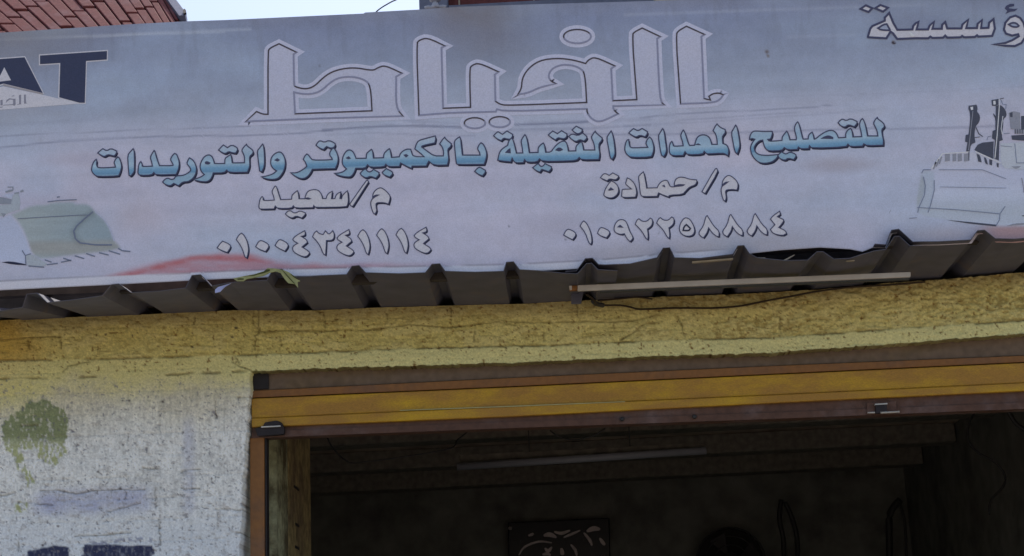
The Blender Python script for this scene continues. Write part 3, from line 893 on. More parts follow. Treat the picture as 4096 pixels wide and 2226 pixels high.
    cb = cb * (1 - 0.16 * smooth(26, 2, dcur))[..., None]
    A = A * (1 - t[..., None]) + cb * t[..., None]
    t = smooth(5, -8, sdpoly(X, Y, rounded(tr(BSIDE, 'M1'))))
    cs_ = np.array(art((134, 144, 174))) * (1 + 0.10 * np.clip((Y - 900) / 200, -1, 1))[..., None]
    A = A * (1 - t[..., None]) + cs_ * t[..., None]
    t = smooth(4, -6, sdpoly(X, Y, rounded(tr(DBODY, 'M2'))))
    v2 = np.clip((Y - 620) / 280, 0, 1)
    cs_ = np.stack([np.interp(v2, [0, 0.3, 0.55, 0.8, 1], [art(c)[k] for c in ((146, 150, 172), (142, 148, 176), (144, 153, 182), (134, 144, 164), (140, 150, 172))]) for k in range(3)], -1)
    cs_ = cs_ * (1 + 0.12 * (fbm(X / 140, Y / 16, 173, 3) - 0.5))[..., None]
    A = A * (1 - t[..., None]) + cs_ * t[..., None]
    t = smooth(4, -6, sdpoly(X, Y, rounded(tr("185,730 225,780 225,900 160,1020 140,1000 165,830", 'M2'))))
    A = mixc(A, art((124, 134, 150)), t * 0.9)
    t = smooth(3, -5, sdpoly(X, Y, rounded(tr("215,700 300,720 302,850 272,1010 245,1070 150,1075 175,1010 226,880 226,780 185,730", 'M2'))))
    A = mixc(A, art((132, 144, 166)), t * 0.8)
    # scuffs and bird marks
    for (px, py, r, c) in [(3068, 208, 12, (84, 76, 80)), (3072, 224, 9, (92, 84, 84)), (3574, 170, 10, (90, 80, 84)), (2036, 905, 7, (70, 74, 96)), (3560, 847, 6, (80, 84, 104)), (1368, 955, 8, (100, 100, 120)),
                           (1278, 264, 6, (92, 98, 120)), (2590, 355, 7, (120, 118, 136)), (2595, 370, 7, (120, 118, 136)), (2262, 961, 7, (90, 90, 100)), (2636, 932, 5, (90, 92, 110))]:
        A = mixc(A, art(c), smooth(r, r * 0.3, np.hypot(X - px, Y - py) + 6 * (n1 - 0.5)) * 0.85)
    return A
xs = np.arange(-260, 4351, 5.0)
nr = 170
T = np.linspace(0, 1, nr)[:, None]
XX = np.repeat(xs[None], nr, 0)
def skyline(x):
    y = np.full(x.shape, 1e9)
    for pf in PROFS:
        yy = np.interp(x, [p[0] for p in pf], [p[1] for p in pf])
        y = np.where((x > pf[0][0]) & (x < pf[-1][0]), np.minimum(y, yy), y)
    return y
BOTN = np.minimum(interp(BOT, xs), skyline(xs) + 4)       # cut out round the ribs it stands on
YY = interp(TOP, xs)[None] * (1 - T) + BOTN[None] * T
pts = PA(XX, YY, YBAN).reshape(-1, 3)
sheet = mesh('vinyl_sheet', pts.tolist(), grid_faces(*XX.shape), M_vinyl, banner)
attr(sheet, banner_paint(XX, YY).reshape(-1, 3))
md = sheet.modifiers.new('solid', 'SOLIDIFY')
md.thickness = 0.0012
md.offset = -1

class Print:
    """flat print on the banner: thin layers a fraction of a millimetre proud of the vinyl"""
    def __init__(s): s.v, s.f, s.m, s.g = [], [], [], []
    def _add(s, pts, depth, faces, mi, gfun=None):
        k = len(s.v)
        for x, y in pts:
            s.v.append(P(x, y, YBAN - depth))
            s.g.append(gfun(x, y) if gfun else 0.0)
        for t in faces:
            s.f.append(tuple(k + i for i in t))
            s.m.append(mi)
    def fill(s, loops, depth, mi, gfun=None, off=(0, 0)):
        loops = [[(x + off[0], y + off[1]) for x, y in l] for l in loops]
        tri = tessellate_polygon([[Vector((x, y, 0)) for x, y in l] for l in loops])
        s._add([q for l in loops for q in l], depth, [tuple(t) for t in tri], mi, gfun)
    def stroke(s, p, w, depth, mi, closed=True, sel=None, w_fun=None):
        m = len(p)
        if not closed and m < 2: return
        L, Rr = [], []
        for i in range(m):
            a = p[i - 1] if (closed or i > 0) else p[i]
            c = p[(i + 1) % m] if (closed or i < m - 1) else p[i]
            b = p[i]
            v1, v2 = (b[0] - a[0], b[1] - a[1]), (c[0] - b[0], c[1] - b[1])
            l1, l2 = math.hypot(*v1), math.hypot(*v2)
            if l1 < 1e-6: v1, l1 = v2, l2
            if l2 < 1e-6: v2, l2 = v1, l1
            n1, n2 = (-v1[1] / l1, v1[0] / l1), (-v2[1] / l2, v2[0] / l2)
            nx, ny = n1[0] + n2[0], n1[1] + n2[1]
            l = math.hypot(nx, ny)
            if l < 1e-3: nx, ny, l = n1[0], n1[1], 1
            nx, ny = nx / l, ny / l
            cosv = max(0.5, nx * n1[0] + ny * n1[1])
            h = (w_fun(i / max(1, m - 1)) * w if w_fun else w) / 2 / cosv
            L.append((b[0] + nx * h, b[1] + ny * h))
            Rr.append((b[0] - nx * h, b[1] - ny * h))
        for i in range(m if closed else m - 1):
            j = (i + 1) % m
            if sel is not None and not sel(i, p[i], p[j]): continue
            s._add([L[i], L[j], Rr[j], Rr[i]], depth + 0.000008 * (i % 40), [(0, 1, 2, 3)], mi)
    def build(s, name, mats, label=None, graded=False):
        o = mesh(name, s.v, s.f, mats, banner, fmat=s.m)
        if graded:
            a = o.data.attributes.new('grade', 'FLOAT', 'POINT')
            a.data.foreach_set('value', s.g)
        if label: o['label'] = label
        return o

V_navy = vinyl('print_navy', (28, 31, 56))
V_line = vinyl('print_outline', (52, 54, 84))
V_grey = vinyl('print_grey', (151, 152, 168))
V_lav = vinyl('print_lavender', (150, 152, 180))
V_halo = vinyl('print_halo', (147, 151, 180))
V_dark = vinyl('print_dark', (54, 48, 60))
V_mid = vinyl('print_soft_edge', (104, 108, 138))
# blue grade
V_blue = vinyl('print_blue', (110, 150, 180))
nt = V_blue.node_tree
at = nt.nodes.new('ShaderNodeAttribute'); at.attribute_name = 'grade'
rp = nt.nodes.new('ShaderNodeValToRGB')
stops = [(0.0, (130, 146, 172)), (0.35, (112, 138, 166)), (0.62, (122, 148, 174)), (0.8, (84, 126, 162)), (0.93, (74, 114, 152)), (1.0, (104, 134, 162))]
while len(rp.color_ramp.elements) < len(stops): rp.color_ramp.elements.new(0.5)
for e, (q, c) in zip(rp.color_ramp.elements, stops):
    e.position = q
    e.color = (*art(c), 1)
nt.links.new(at.outputs['Fac'], rp.inputs[0])
vmn = [n for n in nt.nodes if n.type == 'VECT_MATH'][0]
nt.links.new(rp.outputs[0], vmn.inputs[0])

# ---- slogan, blue bevelled letters
BLUE = [
 (['Z1', "60,490 75,430 105,378 130,362 138,390 130,425 142,470 170,487 300,485 410,476 402,435 388,412 410,362 445,325 472,345 492,400 502,460 492,520 470,580 452,608 150,615 110,595 75,560 58,520"],),
 (['Z1', "150,268 185,235 225,205 285,238 345,200 430,240 425,275 395,312 360,305 300,290 250,322 205,305"],),
 (['Z1', "590,300 630,250 672,205 685,230 692,330 690,480 688,545 640,605 612,600 600,480"],),
 (['Z1', "785,395 805,430 805,460 830,468 955,462 945,400 922,335 950,275 980,232 995,250 1015,330 1040,405 1060,455 1250,455 1262,445 1240,400 1218,365 1245,310 1280,275 1310,285 1335,340 1350,400 1348,470 1330,530 1305,582 1010,592 975,555 945,592 770,598 740,570 745,510 752,450 768,410"],),
 (['Z1', "1460,425 1480,370 1500,340 1545,365 1585,420 1605,490 1598,560 1570,620 1530,660 1480,690 1400,695 1340,750 1270,715 1215,755 1140,730 1105,695 1140,655 1180,635 1230,660 1275,650 1290,620 1320,603 1400,600 1460,575 1515,535 1520,505 1495,465"],),
 (['Z1', "1560,655 1620,640 1680,615 1720,585 1690,560 1660,510 1655,450 1680,380 1720,320 1780,292 1825,310 1850,355 1868,420 1900,425 2020,422 2022,350 2060,320 2110,290 2118,320 2125,370 2130,410 2150,415 2310,412 2312,370 2310,320 2290,270 2268,230 2300,180 2340,140 2350,165 2400,200 2440,235 2435,280 2385,315 2385,390 2390,450 2375,500 2355,550 2080,555 2050,520 2010,560 1850,562 1840,600 1810,660 1760,690 1700,690 1620,680"], ['Z1', "1735,405 1760,395 1800,415 1785,432 1740,425"]),
 (['Z1', "1928,225 1960,190 2000,150 2060,190 2125,148 2205,190 2210,225 2180,270 2130,265 2080,245 2025,280 1970,255"],),
 (['Z2', "290,385 330,335 368,285 382,300 392,380 398,500 395,610 360,690 325,680 310,560 298,460"],),
 (['Z2', "350,765 430,755 520,725 575,680 530,650 500,610 485,560 495,490 530,440 575,410 620,398 655,415 690,470 705,540 700,620 670,700 620,770 570,800 480,805 400,790"], ['Z2', "555,520 585,500 612,518 590,535"]),
 (['Z2', "780,705 860,710 930,680 990,640 1020,610 1000,550 968,510 990,460 1020,430 1045,445 1080,495 1110,520 1280,520 1395,512 1390,490 1350,440 1370,380 1410,340 1440,365 1470,430 1485,500 1470,580 1440,645 1260,650 1100,655 1080,700 1030,765 970,795 900,785 830,745"],),
 (['Z2', "1155,300 1180,260 1215,232 1280,260 1345,228 1435,270 1440,300 1420,335 1370,345 1310,320 1265,365 1200,340"],),
 (['Z2', "1425,715 1500,710 1560,690 1605,650 1570,620 1540,570 1545,490 1575,420 1610,380 1650,368 1690,385 1720,430 1745,495 1895,492 1897,425 1930,395 1970,362 1985,375 1995,430 2000,490 2150,485 2155,425 2190,385 2235,352 2248,370 2258,430 2265,480 2380,472 @Z3 560,490 610,450 660,430 710,435 725,490 750,540 910,545 850,490 770,430 790,360 825,305 950,270 1070,238 1080,275 1065,340 880,380 870,400 950,460 1050,532 1190,532 1195,470 1175,400 1135,355 1170,300 1210,258 1225,285 1310,355 1295,400 1255,430 1260,500 1270,580 1250,665 1050,670 975,610 940,680 730,682 720,715 640,680 560,635 545,685 380,690 342,655 320,692 115,700 75,662 @Z2 1880,640 1740,640 1720,700 1680,755 1640,770 1540,760 1460,735"],
  ['Z2', "1605,490 1635,472 1658,492 1630,500"], ['Z3', "615,520 645,512 665,528 640,545"]),
 (['Z2', "1805,715 1850,665 1890,650 1912,685 1945,697 1978,680 2000,655 2085,705 2080,740 2035,785 1950,755 1900,785 1830,755"],),
 (['Z2', "2130,700 2190,645 2280,690 2285,725 2240,770 2150,735"],),
 (['Z3', "1350,320 1390,275 1430,252 1445,280 1455,380 1470,520 1730,520 1725,480 1690,430 1710,375 1745,338 1780,360 1815,430 1830,510 1815,590 1790,655 1400,660 1380,640 1370,540 1358,420"],),
 (['Z3', "1650,760 1690,715 1725,695 1810,745 1805,780 1765,825 1700,800"],),
 (['Z4', "150,595 165,520 190,455 240,410 300,375 300,350 320,300 355,265 375,290 400,380 425,490 520,488 510,400 492,310 520,260 550,220 570,240 590,320 605,420 615,485 745,480 745,410 780,370 820,342 840,370 850,440 855,478 935,475 970,420 1040,345 1120,308 1160,330 1180,390 1190,460 1300,458 1302,390 1340,350 1385,320 1400,360 1415,445 1580,445 1575,390 1560,330 1525,260 1550,215 1585,168 1600,195 1690,270 1680,310 1640,350 1640,420 1655,500 1640,585 1385,590 1350,555 1310,600 1100,608 810,612 765,575 735,620 575,625 545,585 530,630 410,635 372,590 362,560 345,620 200,605"],
  ['Z4', "270,480 310,440 330,430 335,485"], ['Z4', "1010,445 1040,415 1080,420 1100,440 1060,460"]),
 (['Z4', "90,235 120,200 155,175 220,215 285,165 370,215 365,260 330,290 280,280 240,268 200,308 130,275"],),
 (['Z4', "895,225 960,165 1030,205 1090,160 1170,210 1165,255 1130,280 1080,275 1040,262 1000,298 940,262"],),
 (['Z4', "1195,245 1245,205 1330,235 1400,195 1465,245 1460,280 1420,315 1360,290 1300,325 1240,290"],),
 (['Z4', "1245,150 1305,95 1395,140 1390,180 1335,210 1280,185"],),
 (['Z4', "665,705 720,660 750,645 770,675 795,690 825,675 845,645 940,690 940,725 900,765 850,745 800,730 770,770 710,745"],),
 (['Z4', "1752,265 1785,215 1820,165 1835,190 1860,290 1878,450 1875,520 1835,585 1805,560 1785,430"],),
 (['Z4', "2018,430 2030,350 2055,295 2080,292 2082,330 2090,375 2105,405 2150,415 2360,405 2345,380 2330,345 2350,290 2385,255 2420,285 2445,370 2448,440 2430,510 2405,550 2110,555 2060,520 2030,480"],),
 (['Z4', "2080,195 2110,160 2150,130 2215,165 2275,128 2355,175 2350,215 2320,250 2240,225 2190,258 2130,230"],),
 (['Z5', "785,320 820,260 860,195 880,215 895,300 915,450 930,560 915,620 880,675 840,655 815,520"],),
 (['Z5', "975,550 980,490 995,435 1020,415 1035,440 1045,490 1070,498 1215,490 1205,420 1168,325 1190,260 1215,220 1240,250 1270,340 1300,440 1325,485 1410,480 1425,420 1450,350 1500,310 1560,300 1630,315 1680,370 1705,465 1800,465 1795,380 1775,290 1728,230 1755,170 1795,115 1820,145 1870,185 1935,210 1940,260 1900,310 1885,340 1895,450 1955,470 1985,510 2000,580 1980,665 1940,630 1880,615 1640,630 1610,620 1575,585 1550,635 1290,645 1245,590 1215,655 1030,660 980,620"], ['Z5', "1435,472 1470,455 1510,475"]),
 (['Z5', "2040,265 2080,195 2115,135 2135,160 2150,220 2175,350 2190,480 2170,560 2140,630 2100,590 2070,430"],),
 (['Z6', "190,470 200,400 240,345 290,335 400,345 550,342 555,370 540,430 520,465 480,470 500,498 600,495 705,485 710,430 745,380 780,340 800,365 820,430 830,475 930,475 935,430 905,330 905,270 930,215 955,192 975,220 1000,320 1030,440 1040,465 1120,462 1125,410 1150,375 1185,355 1200,390 1215,465 1240,460 1310,400 1400,345 1480,322 1540,340 1580,390 1600,445 1715,438 1715,370 1750,320 1790,295 1815,320 1830,430 1970,425 1960,350 1930,240 1950,170 1980,140 2005,170 2035,270 2060,415 2225,415 2215,340 2185,270 2155,215 2180,160 2215,122 2230,150 2290,190 2330,235 2325,280 2285,310 2295,400 2315,480 2310,560 2060,570 2000,540 1985,575 1790,585 1750,545 1720,590 1180,610 1140,570 1130,615 1005,620 965,590 950,628 800,635 740,600 700,648 490,655 440,610 415,550 400,480 350,490 300,530 270,580 265,620 290,680 350,715 460,725 560,718 640,710 640,740 600,790 540,830 440,850 350,840 280,790 225,710 205,630 210,570 245,505 275,468 230,455"],
  ['Z6', "1330,455 1390,425 1450,412 1510,440 1510,455"]),
 (['Z6', "640,720 700,665 735,690 775,705 830,665 925,705 930,740 890,790 800,765 755,805 660,770"],),
 (['Z6', "1595,205 1625,170 1665,145 1725,175 1795,138 1895,185 1895,220 1850,270 1790,245 1750,240 1700,280 1630,250"],),
]
BASEL = [(350, 706), (1000, 690), (1500, 668), (2100, 650), (2600, 640), (3550, 582)]
def gblue(x, y):
    return max(0.0, min(1.0, 1.0 + (y - float(interp(BASEL, x))) / 105.0))
def letters(pr, groups, mats_idx, shadow, ow, gf=None, rnd=1):
    fi, li, si = mats_idx
    for g in groups:
        loops = [rounded(tr(e[1], e[0], e[2] if len(e) > 2 else (0, 0)), rnd) for e in g]
        outer = loops[0]
        if si is not None:
            for k, q in enumerate((0.34, 0.67, 1.0)):
                pr.fill([outer], 0.0004 + 0.00012 * (3 - k), si, off=(shadow[0] * q, shadow[1] * q))
        pr.fill([outer], 0.0010, fi, gf)
        for h in loops[1:]:
            pr.fill([h], 0.0013, li)
        for l in loops:
            pr.stroke(l, ow, 0.0016, li)
pr = Print()
letters(pr, BLUE, (0, 1, 2), (5.5, 7.5), 4.6, gblue)
pr.build('slogan_lettering', [V_blue, V_line, V_navy], 'long line of bevelled blue arabic letters', graded=True)

# ---- the two names and telephone numbers
N1 = [(['Y1', "140,500 150,420 165,375 190,345 210,360 205,395 225,410 385,402 375,340 345,270 370,215 400,178 420,190 440,260 470,350 485,395 660,388 662,330 700,290 750,252 765,280 775,380 870,380 880,330 905,275 950,245 1030,232 1090,250 1135,310 1150,378 1205,378 1220,330 1250,290 1305,262 1300,300 1290,380 1345,378 1360,330 1390,295 1440,272 1425,378 1450,380 1465,330 1500,290 1545,255 1555,330 1560,420 1545,480 1525,510 1060,518 1030,510 1010,485 1000,520 720,528 685,490 660,530 440,535 400,495 380,540 170,545 145,530"], ['Y1', "880,378 910,362 965,380 920,388"]),
      (['Y1', "560,620 600,575 650,570 680,597 710,607 745,597 790,570 880,605 870,640 820,685 730,650 670,690 600,660"],),
      (['Y1', "1580,465 1840,95 1860,85 1880,110 1630,500 1600,495"],),
      (['Y1', "1945,345 1950,300 1990,240 2060,202 2110,220 2180,280 2225,340 2215,400 2195,465 2120,440 2020,440 1995,460 2000,520 2010,570 1980,625 1955,610 1925,530 1910,450 1925,400 1945,380"], ['Y1', "1945,350 1990,320 2050,318 1990,345 1950,375"])]
FOUR = "870,210 900,175 1000,118 1008,150 1000,170 960,180 1020,215 1030,245 970,295 1050,345 1050,370 1010,405 950,390 880,350 865,310 880,280 925,255 880,230"
ONE = "258,215 285,165 315,145 345,170 375,230 392,310 385,370 370,415 350,400 325,320 295,265"
T1 = [(['Y2', "50,305 80,260 110,232 185,265 200,295 160,355 90,330"],), (['Y2', ONE],), (['Y2', "468,290 500,235 530,222 605,262 612,295 575,345 500,318"],), (['Y2', "678,280 710,225 740,212 815,255 822,290 785,340 715,308"],),
      (['Y2', FOUR],), (['Y2', "1085,185 1105,140 1130,122 1155,150 1200,160 1225,120 1250,150 1270,155 1305,118 1320,150 1318,200 1290,225 1235,225 1232,300 1225,385 1200,370 1170,290 1130,230"],),
      (['Y2', FOUR, (480, -12)],), (['Y2', ONE, (1317, -38)],), (['Y2', ONE, (1522, -48)],), (['Y2', ONE, (1732, -52)],), (['Y2', FOUR, (1317, -38)],)]
N2 = [(['Y3', "258,470 275,400 320,320 375,255 430,280 480,330 495,400 480,460 430,510 360,530 290,510 262,490"], ['Y3', "335,400 370,365 410,395 345,405"]),
      (['Y3', "205,205 240,155 280,135 345,170 400,128 495,180 480,215 440,240 350,220 310,255 240,225"],),
      (['Y3', "540,500 548,400 560,388 700,385 610,315 605,290 630,208 680,230 740,290 770,370 780,450 760,512 580,520"],),
      (['Y3', "805,190 840,150 885,112 900,150 920,260 938,370 1105,365 1130,310 1180,260 1250,240 1280,270 1300,330 1330,352 1380,350 1375,290 1400,225 1460,195 1530,200 1620,230 1730,240 1735,270 1710,320 1620,350 1560,410 1510,470 1300,480 1285,510 1200,480 1125,445 1105,500 880,505 845,485 830,400 820,280"],
       ['Y3', "1190,335 1215,325 1225,350"], ['Y3', "1385,330 1450,312 1540,315 1510,335 1390,345"]),
      (['Y3', "1815,425 2020,65 2050,60 2070,110 1865,455 1830,440"],),
      (['Y3', "2135,320 2140,260 2180,200 2230,165 2290,185 2350,240 2385,290 2385,350 2370,400 2300,390 2210,395 2185,420 2195,480 2200,530 2180,580 2155,560 2130,490 2115,400 2130,350"], ['Y3', "2137,322 2180,280 2240,268 2190,302 2140,338"])]
TWO = "825,180 845,135 865,122 900,150 950,150 985,115 1010,130 1008,180 985,210 955,230 965,300 958,345 935,325 900,260 860,215"
EIGHT = "1500,265 1550,200 1575,100 1590,88 1610,120 1660,200 1718,255 1715,310 1690,310 1640,270 1605,215 1590,270 1550,325 1510,300"
T2 = [(['Y4', "65,295 90,245 120,230 190,265 195,300 160,345 100,315"],), (['Y4', "240,200 260,160 280,145 310,170 345,240 362,310 365,370 352,395 330,370 295,270"],), (['Y4', "425,275 445,225 475,212 550,250 555,280 520,325 450,300"],),
      (['Y4', "597,235 610,180 640,140 685,128 725,145 745,190 765,250 800,310 800,335 770,365 735,330 710,280 670,290 615,270"], ['Y4', "640,210 665,190 695,215"]),
      (['Y4', TWO],), (['Y4', TWO, (228, -12)],), (['Y4', "1290,235 1305,170 1340,120 1370,110 1410,130 1445,190 1460,250 1440,295 1385,312 1320,290"],),
      (['Y4', EIGHT],), (['Y4', EIGHT, (252, -12)],), (['Y4', EIGHT, (512, -20)],),
      (['Y4', "2262,125 2290,90 2360,42 2368,75 2335,100 2400,130 2400,155 2350,215 2425,250 2430,280 2390,302 2290,280 2262,235 2310,185"],)]
for nm, grp, lab in (('name_lettering', N1, 'grey outlined name at the left'), ('phone_number', T1, 'grey outlined telephone number at the left'), ('name_lettering', N2, 'grey outlined name at the right'), ('phone_number', T2, 'grey outlined telephone number at the right')):
    pr = Print()
    letters(pr, grp, (0, 1, 2), (5.5, 6.5) if 'name' in nm else (5, 5.5), 3.8)
    if grp is T2:
        h5 = rounded(tr("1335,245 1345,205 1370,185 1412,225 1395,250", 'Y4'))
        pr.stroke(h5, 6, 0.0019, 2)
    pr.build(nm, [V_grey, V_line, V_navy], lab)

# ---- heading at the right end
pr = Print()
G5 = [(['Y5', "155,135 235,82 330,125 275,180"],), (['Y5', "375,125 450,78 560,118 490,175"],),
      (['Y5', "265,550 300,430 330,390 515,310 515,265 580,195 640,340 700,445 925,440 935,390 970,350 1015,325 985,440 1155,440 1180,380 1245,325 1220,430 1360,430 1365,370 1410,330 1440,425 1650,425 1665,365 1750,295 1720,420 1880,420 1890,355 1955,300 1940,420 2050,415 2060,340 2125,285 2145,430 2105,535 1900,545 1880,525 1850,550 1690,555 1660,535 1640,555 1440,560 1410,530 1380,560 1220,565 1190,545 1160,570 980,568 700,580 640,500 600,470 540,570 270,555"]),
      (['Y5', "2110,660 2300,640 2400,600 2500,540 2490,510 2400,530 2310,500 2280,440 2300,340 2370,260 2450,235 2520,270 2570,340 2600,450 2590,560 2540,640 2440,685 2300,680"],)]
G5[2] = (G5[2][0] if isinstance(G5[2], tuple) else G5[2],)
letters(pr, G5, (0, 1, None), (0, 0), 8.5, None, 0)
for h in ("415,420 500,365 545,360 590,440 580,455 450,445", "2350,365 2400,340 2460,345 2500,385 2480,405 2400,400"):
    q = rounded(tr(h, 'Y5'))
    pr.fill([q], 0.0013, 2)
    pr.stroke(q, 7, 0.0019, 1)
pr.fill([tr("2290,130 2310,90 2370,60 2430,60 2430,95 2360,110 2350,125 2420,135 2485,130 2440,170 2370,180 2300,210 2330,165", 'Y5')], 0.0010, 1)
pr.fill([tr("880,480 905,485 940,515 960,530 930,545 900,530", 'Y5')], 0.0024, 3)
pr.fill([tr("615,625 640,612 655,635 690,640 655,655 630,650", 'Y5')], 0.0024, 4)
V_bg = vinyl('print_background', (118, 128, 156))
pr.build('heading_lettering', [V_grey, V_line, V_bg, vinyl('worn_white', (190, 178, 180)), V_dark], 'outlined pale heading word at the right end')

# ---- big shop name
def ell(cx, cy, rx, ry, sp, n=28):
    bx, by, k = SP[sp]
    return [(bx + (cx + rx * math.cos(2 * math.pi * i / n)) / k, by + (cy + ry * math.sin(2 * math.pi * i / n)) / k) for i in range(n)]
BIG = [
 [tr("205,1220 315,1118 380,1145 430,1145 430,520 445,485 540,440 715,525 685,545 690,850 700,870 800,895 890,870 990,770 1080,715 1200,685 1320,680 1480,710 1530,678 1600,655 1770,735 1712,768 1708,1080 1780,1163 1000,1185 250,1215", 'B'),
  tr("690,925 780,945 890,940 970,905 1060,820 1150,775 1280,768 1400,800 1455,860 1470,1110 700,1140", 'B')],
 [tr("1940,1155 1915,440 1940,405 2025,378 2200,462 2165,480 2180,1085 2455,1075 2445,690 2470,655 @C 270,590 455,675 420,700 425,950 470,980 540,990 1280,962 1265,690 1220,640 1130,610 1030,610 950,650 920,710 940,760 995,785 840,820 740,870 635,888 670,830 675,740 720,660 800,590 900,555 1050,548 1180,570 1270,597 1300,560 1360,535 1545,620 1510,645 1525,945 1750,935 1705,330 1730,300 1800,265 1970,345 1940,365 1965,950 2010,985 1530,997 1530,1030 1575,1068 1405,1150 1330,1120 1285,1060 1282,1022 520,1045 440,1025 430,1048 0,1060", 'B')],
 [tr("2160,975 2115,330 2140,290 2215,248 2385,325 2355,345 2380,925 2440,940 2425,905 2460,880 2520,872 2560,890 2530,935 2470,965", 'C')],
 [ell(1192, 343, 128, 65, 'C')], [ell(232, 1155, 98, 50, 'C')], [ell(465, 1145, 98, 50, 'C')]]
pr = Print()
for gi, loops in enumerate(BIG):
    for li_, lp in enumerate(loops):
        q = rounded(lp, 2, 50) if gi < 3 else lp
        ar = area(q)
        loops[li_] = q
    for q in loops:
        pr.stroke(q, 34, 0.00045 + 0.0001 * (gi % 3), 1)
    pr.fill(loops, 0.0010, 0)
    for k, q in enumerate(loops):
        sgn = (1 if area(q) > 0 else -1) * (1 if k == 0 else -1)
        def nrm(a, b):
            dx, dy = b[0] - a[0], b[1] - a[1]
            l = math.hypot(dx, dy) + 1e-9
            return (dy / l * sgn, -dx / l * sgn)
        def darksel(i, a, b):
            n = nrm(a, b)
            return n[0] * -0.55 + n[1] * -0.83 > 0.12
        def softsel(i, a, b):
            return not darksel(i, a, b)
        pr.stroke(q, 7.5, 0.0013, 3, sel=softsel)
        pr.stroke(q, 5.6, 0.0017, 2, sel=darksel)
V_big = vinyl('print_big_fill', (142, 146, 173))
pr.build('shop_name_lettering', [V_big, V_halo, V_dark, V_mid], 'big embossed lavender shop name with dark upper edges')

# ---- emblem at the left end
pr = Print()
A_ = tr("-330,310 490,250 855,965 70,775 -640,1000", 'Y6')
T_ = tr("800,215 2140,125 2135,295 1720,325 1695,1160 1590,1160 1185,1050 1205,365 800,390", 'Y6')
for q in (A_, T_):
    pr.stroke(q, 9, 0.0005, 1)
    pr.fill([q], 0.0010, 0)
tri_ = tr("85,450 220,710 -60,745", 'Y6')
pr.fill([tri_], 0.0013, 1)
pr.fill([tr("65,830 900,1010 1590,1175 1350,1195 0,1300 -700,1350 -640,1030", 'Y6')], 0.0007, 2)
pr.stroke(tr("65,800 450,890 860,985", 'Y6'), 6, 0.0009, 3, closed=False)
for q in ("480,1000 515,995 520,1162 558,1168 480,1180", "345,1200 345,1188 383,1180 380,1005 420,1000 420,1190", "118,1168 130,1105 190,1070 260,1082 310,1078 312,1190 300,1218 262,1215 262,1102 200,1095 150,1130",
          "230,1022 290,1010 285,1025 235,1034", "60,1203 264,1188 264,1205 60,1215", "5,1110 50,1100 55,1210 10,1215", "0,1240 60,1238 50,1255 0,1258"):
    pr.fill([tr(q, 'Y6')], 0.0011, 4)
pr.build('emblem_lettering', [vinyl('emblem_navy', (42, 48, 76)), V_grey, vinyl('emblem_pale', (153, 154, 170)), vinyl('emblem_edge', (122, 118, 128)), vinyl('emblem_script', (102, 104, 124))], 'navy emblem letters A and T with a pale triangle')

# ---- printed machines
pr = Print()
m1 = [vinyl('bucket_teal', (106, 119, 138)), vinyl('bucket_side', (136, 144, 172)), vinyl('bucket_line', (82, 92, 118)), vinyl('bucket_corner', (126, 136, 152)), vinyl('bucket_olive', (112, 118, 128)), V_navy, vinyl('bucket_grey', (104, 112, 130))]
f1 = lambda s, d, m: pr.fill([rounded(tr(s, 'M1'))], d, m)
f1("380,1120 460,1090 600,1180 700,1240 640,1280 400,1255", 0.0009, 3)
f1("20,1215 150,1200 370,1240 400,1260 200,1250", 0.0011, 5)
f1("-300,250 0,250 170,290 160,360 0,360 -300,340", 0.0009, 6)
f1("-300,370 0,370 160,362 175,280 210,200 270,190 300,300 290,440 150,480 60,520 0,540 -300,540", 0.0008, 3)
f1("15,490 90,500 50,555", 0.0011, 6)
f1("30,240 110,205 190,215 170,285", 0.001, 1)
s1 = lambda s, w, m: pr.stroke(rounded(tr(s, 'M1'), 0), w, 0.0012, m, closed=False)
s1("1370,470 1250,570 1130,680 1085,760 1110,870 1180,930 1400,960 1650,960", 6, 2)
s1("260,575 700,548 1200,520 1300,520", 3, 2)
s1("1400,470 1530,580 1610,700 1660,830 1680,900", 4, 1)
for q in ("660,1180 760,1215", "930,1155 1050,1195", "1100,1120 1240,1162", "1270,1088 1400,1130", "1460,1075 1600,1110", "1600,1045 1770,1098", "1740,1010 1800,1045 1920,1058", "690,1252 850,1232", "900,1215 1050,1185", "420,1270 650,1288"):
    s1(q, 5, 2)
s1("700,325 870,305 1130,293", 4, 2)
s1("840,258 880,250", 5, 2)
s1("325,1040 375,1120 380,1240", 4, 2); s1("375,1115 455,1090", 4, 2)
s1("110,108 190,108 190,150 120,155", 4, 6); s1("300,178 345,155", 8, 6); s1("80,180 190,155", 7, 6); s1("210,200 280,190", 6, 6)
pr.build('bucket_print', m1, 'printed excavator bucket at the left end')
pr = Print()
m2 = [vinyl('dozer_body', (141, 149, 176)), vinyl('dozer_side', (124, 138, 158)), vinyl('dozer_strip', (133, 145, 170)), vinyl('dozer_line', (92, 102, 130)), vinyl('dozer_dark', (56, 60, 78)), vinyl('dozer_mid', (108, 112, 130)), vinyl('dozer_pale', (160, 164, 180)), vinyl('dozer_cab', (142, 150, 168))]
f2 = lambda s, d, m: pr.fill([rounded(tr(s, 'M2'))], d, m)
s2 = lambda s, w, m, d=0.0015: pr.stroke(tr(s, 'M2'), w, d, m, closed=False)
s2("190,730 205,700 270,700", 4, 3); s2("205,760 222,840 215,920 165,1030 155,1075", 3.5, 3); s2("300,790 300,880 270,1000 245,1075", 3.5, 3); s2("150,1030 500,1050 870,1085", 3, 3); s2("340,700 540,700 720,700 930,780", 2.5, 3)
s2("920,1020 875,1085 870,1140 840,1190", 3.5, 3); s2("350,850 930,860", 2, 3)
f2("400,1138 600,1156 840,1180 840,1196 600,1170", 0.0012, 4); f2("930,1192 1000,1170 1085,1165 1085,1180", 0.0012, 5)
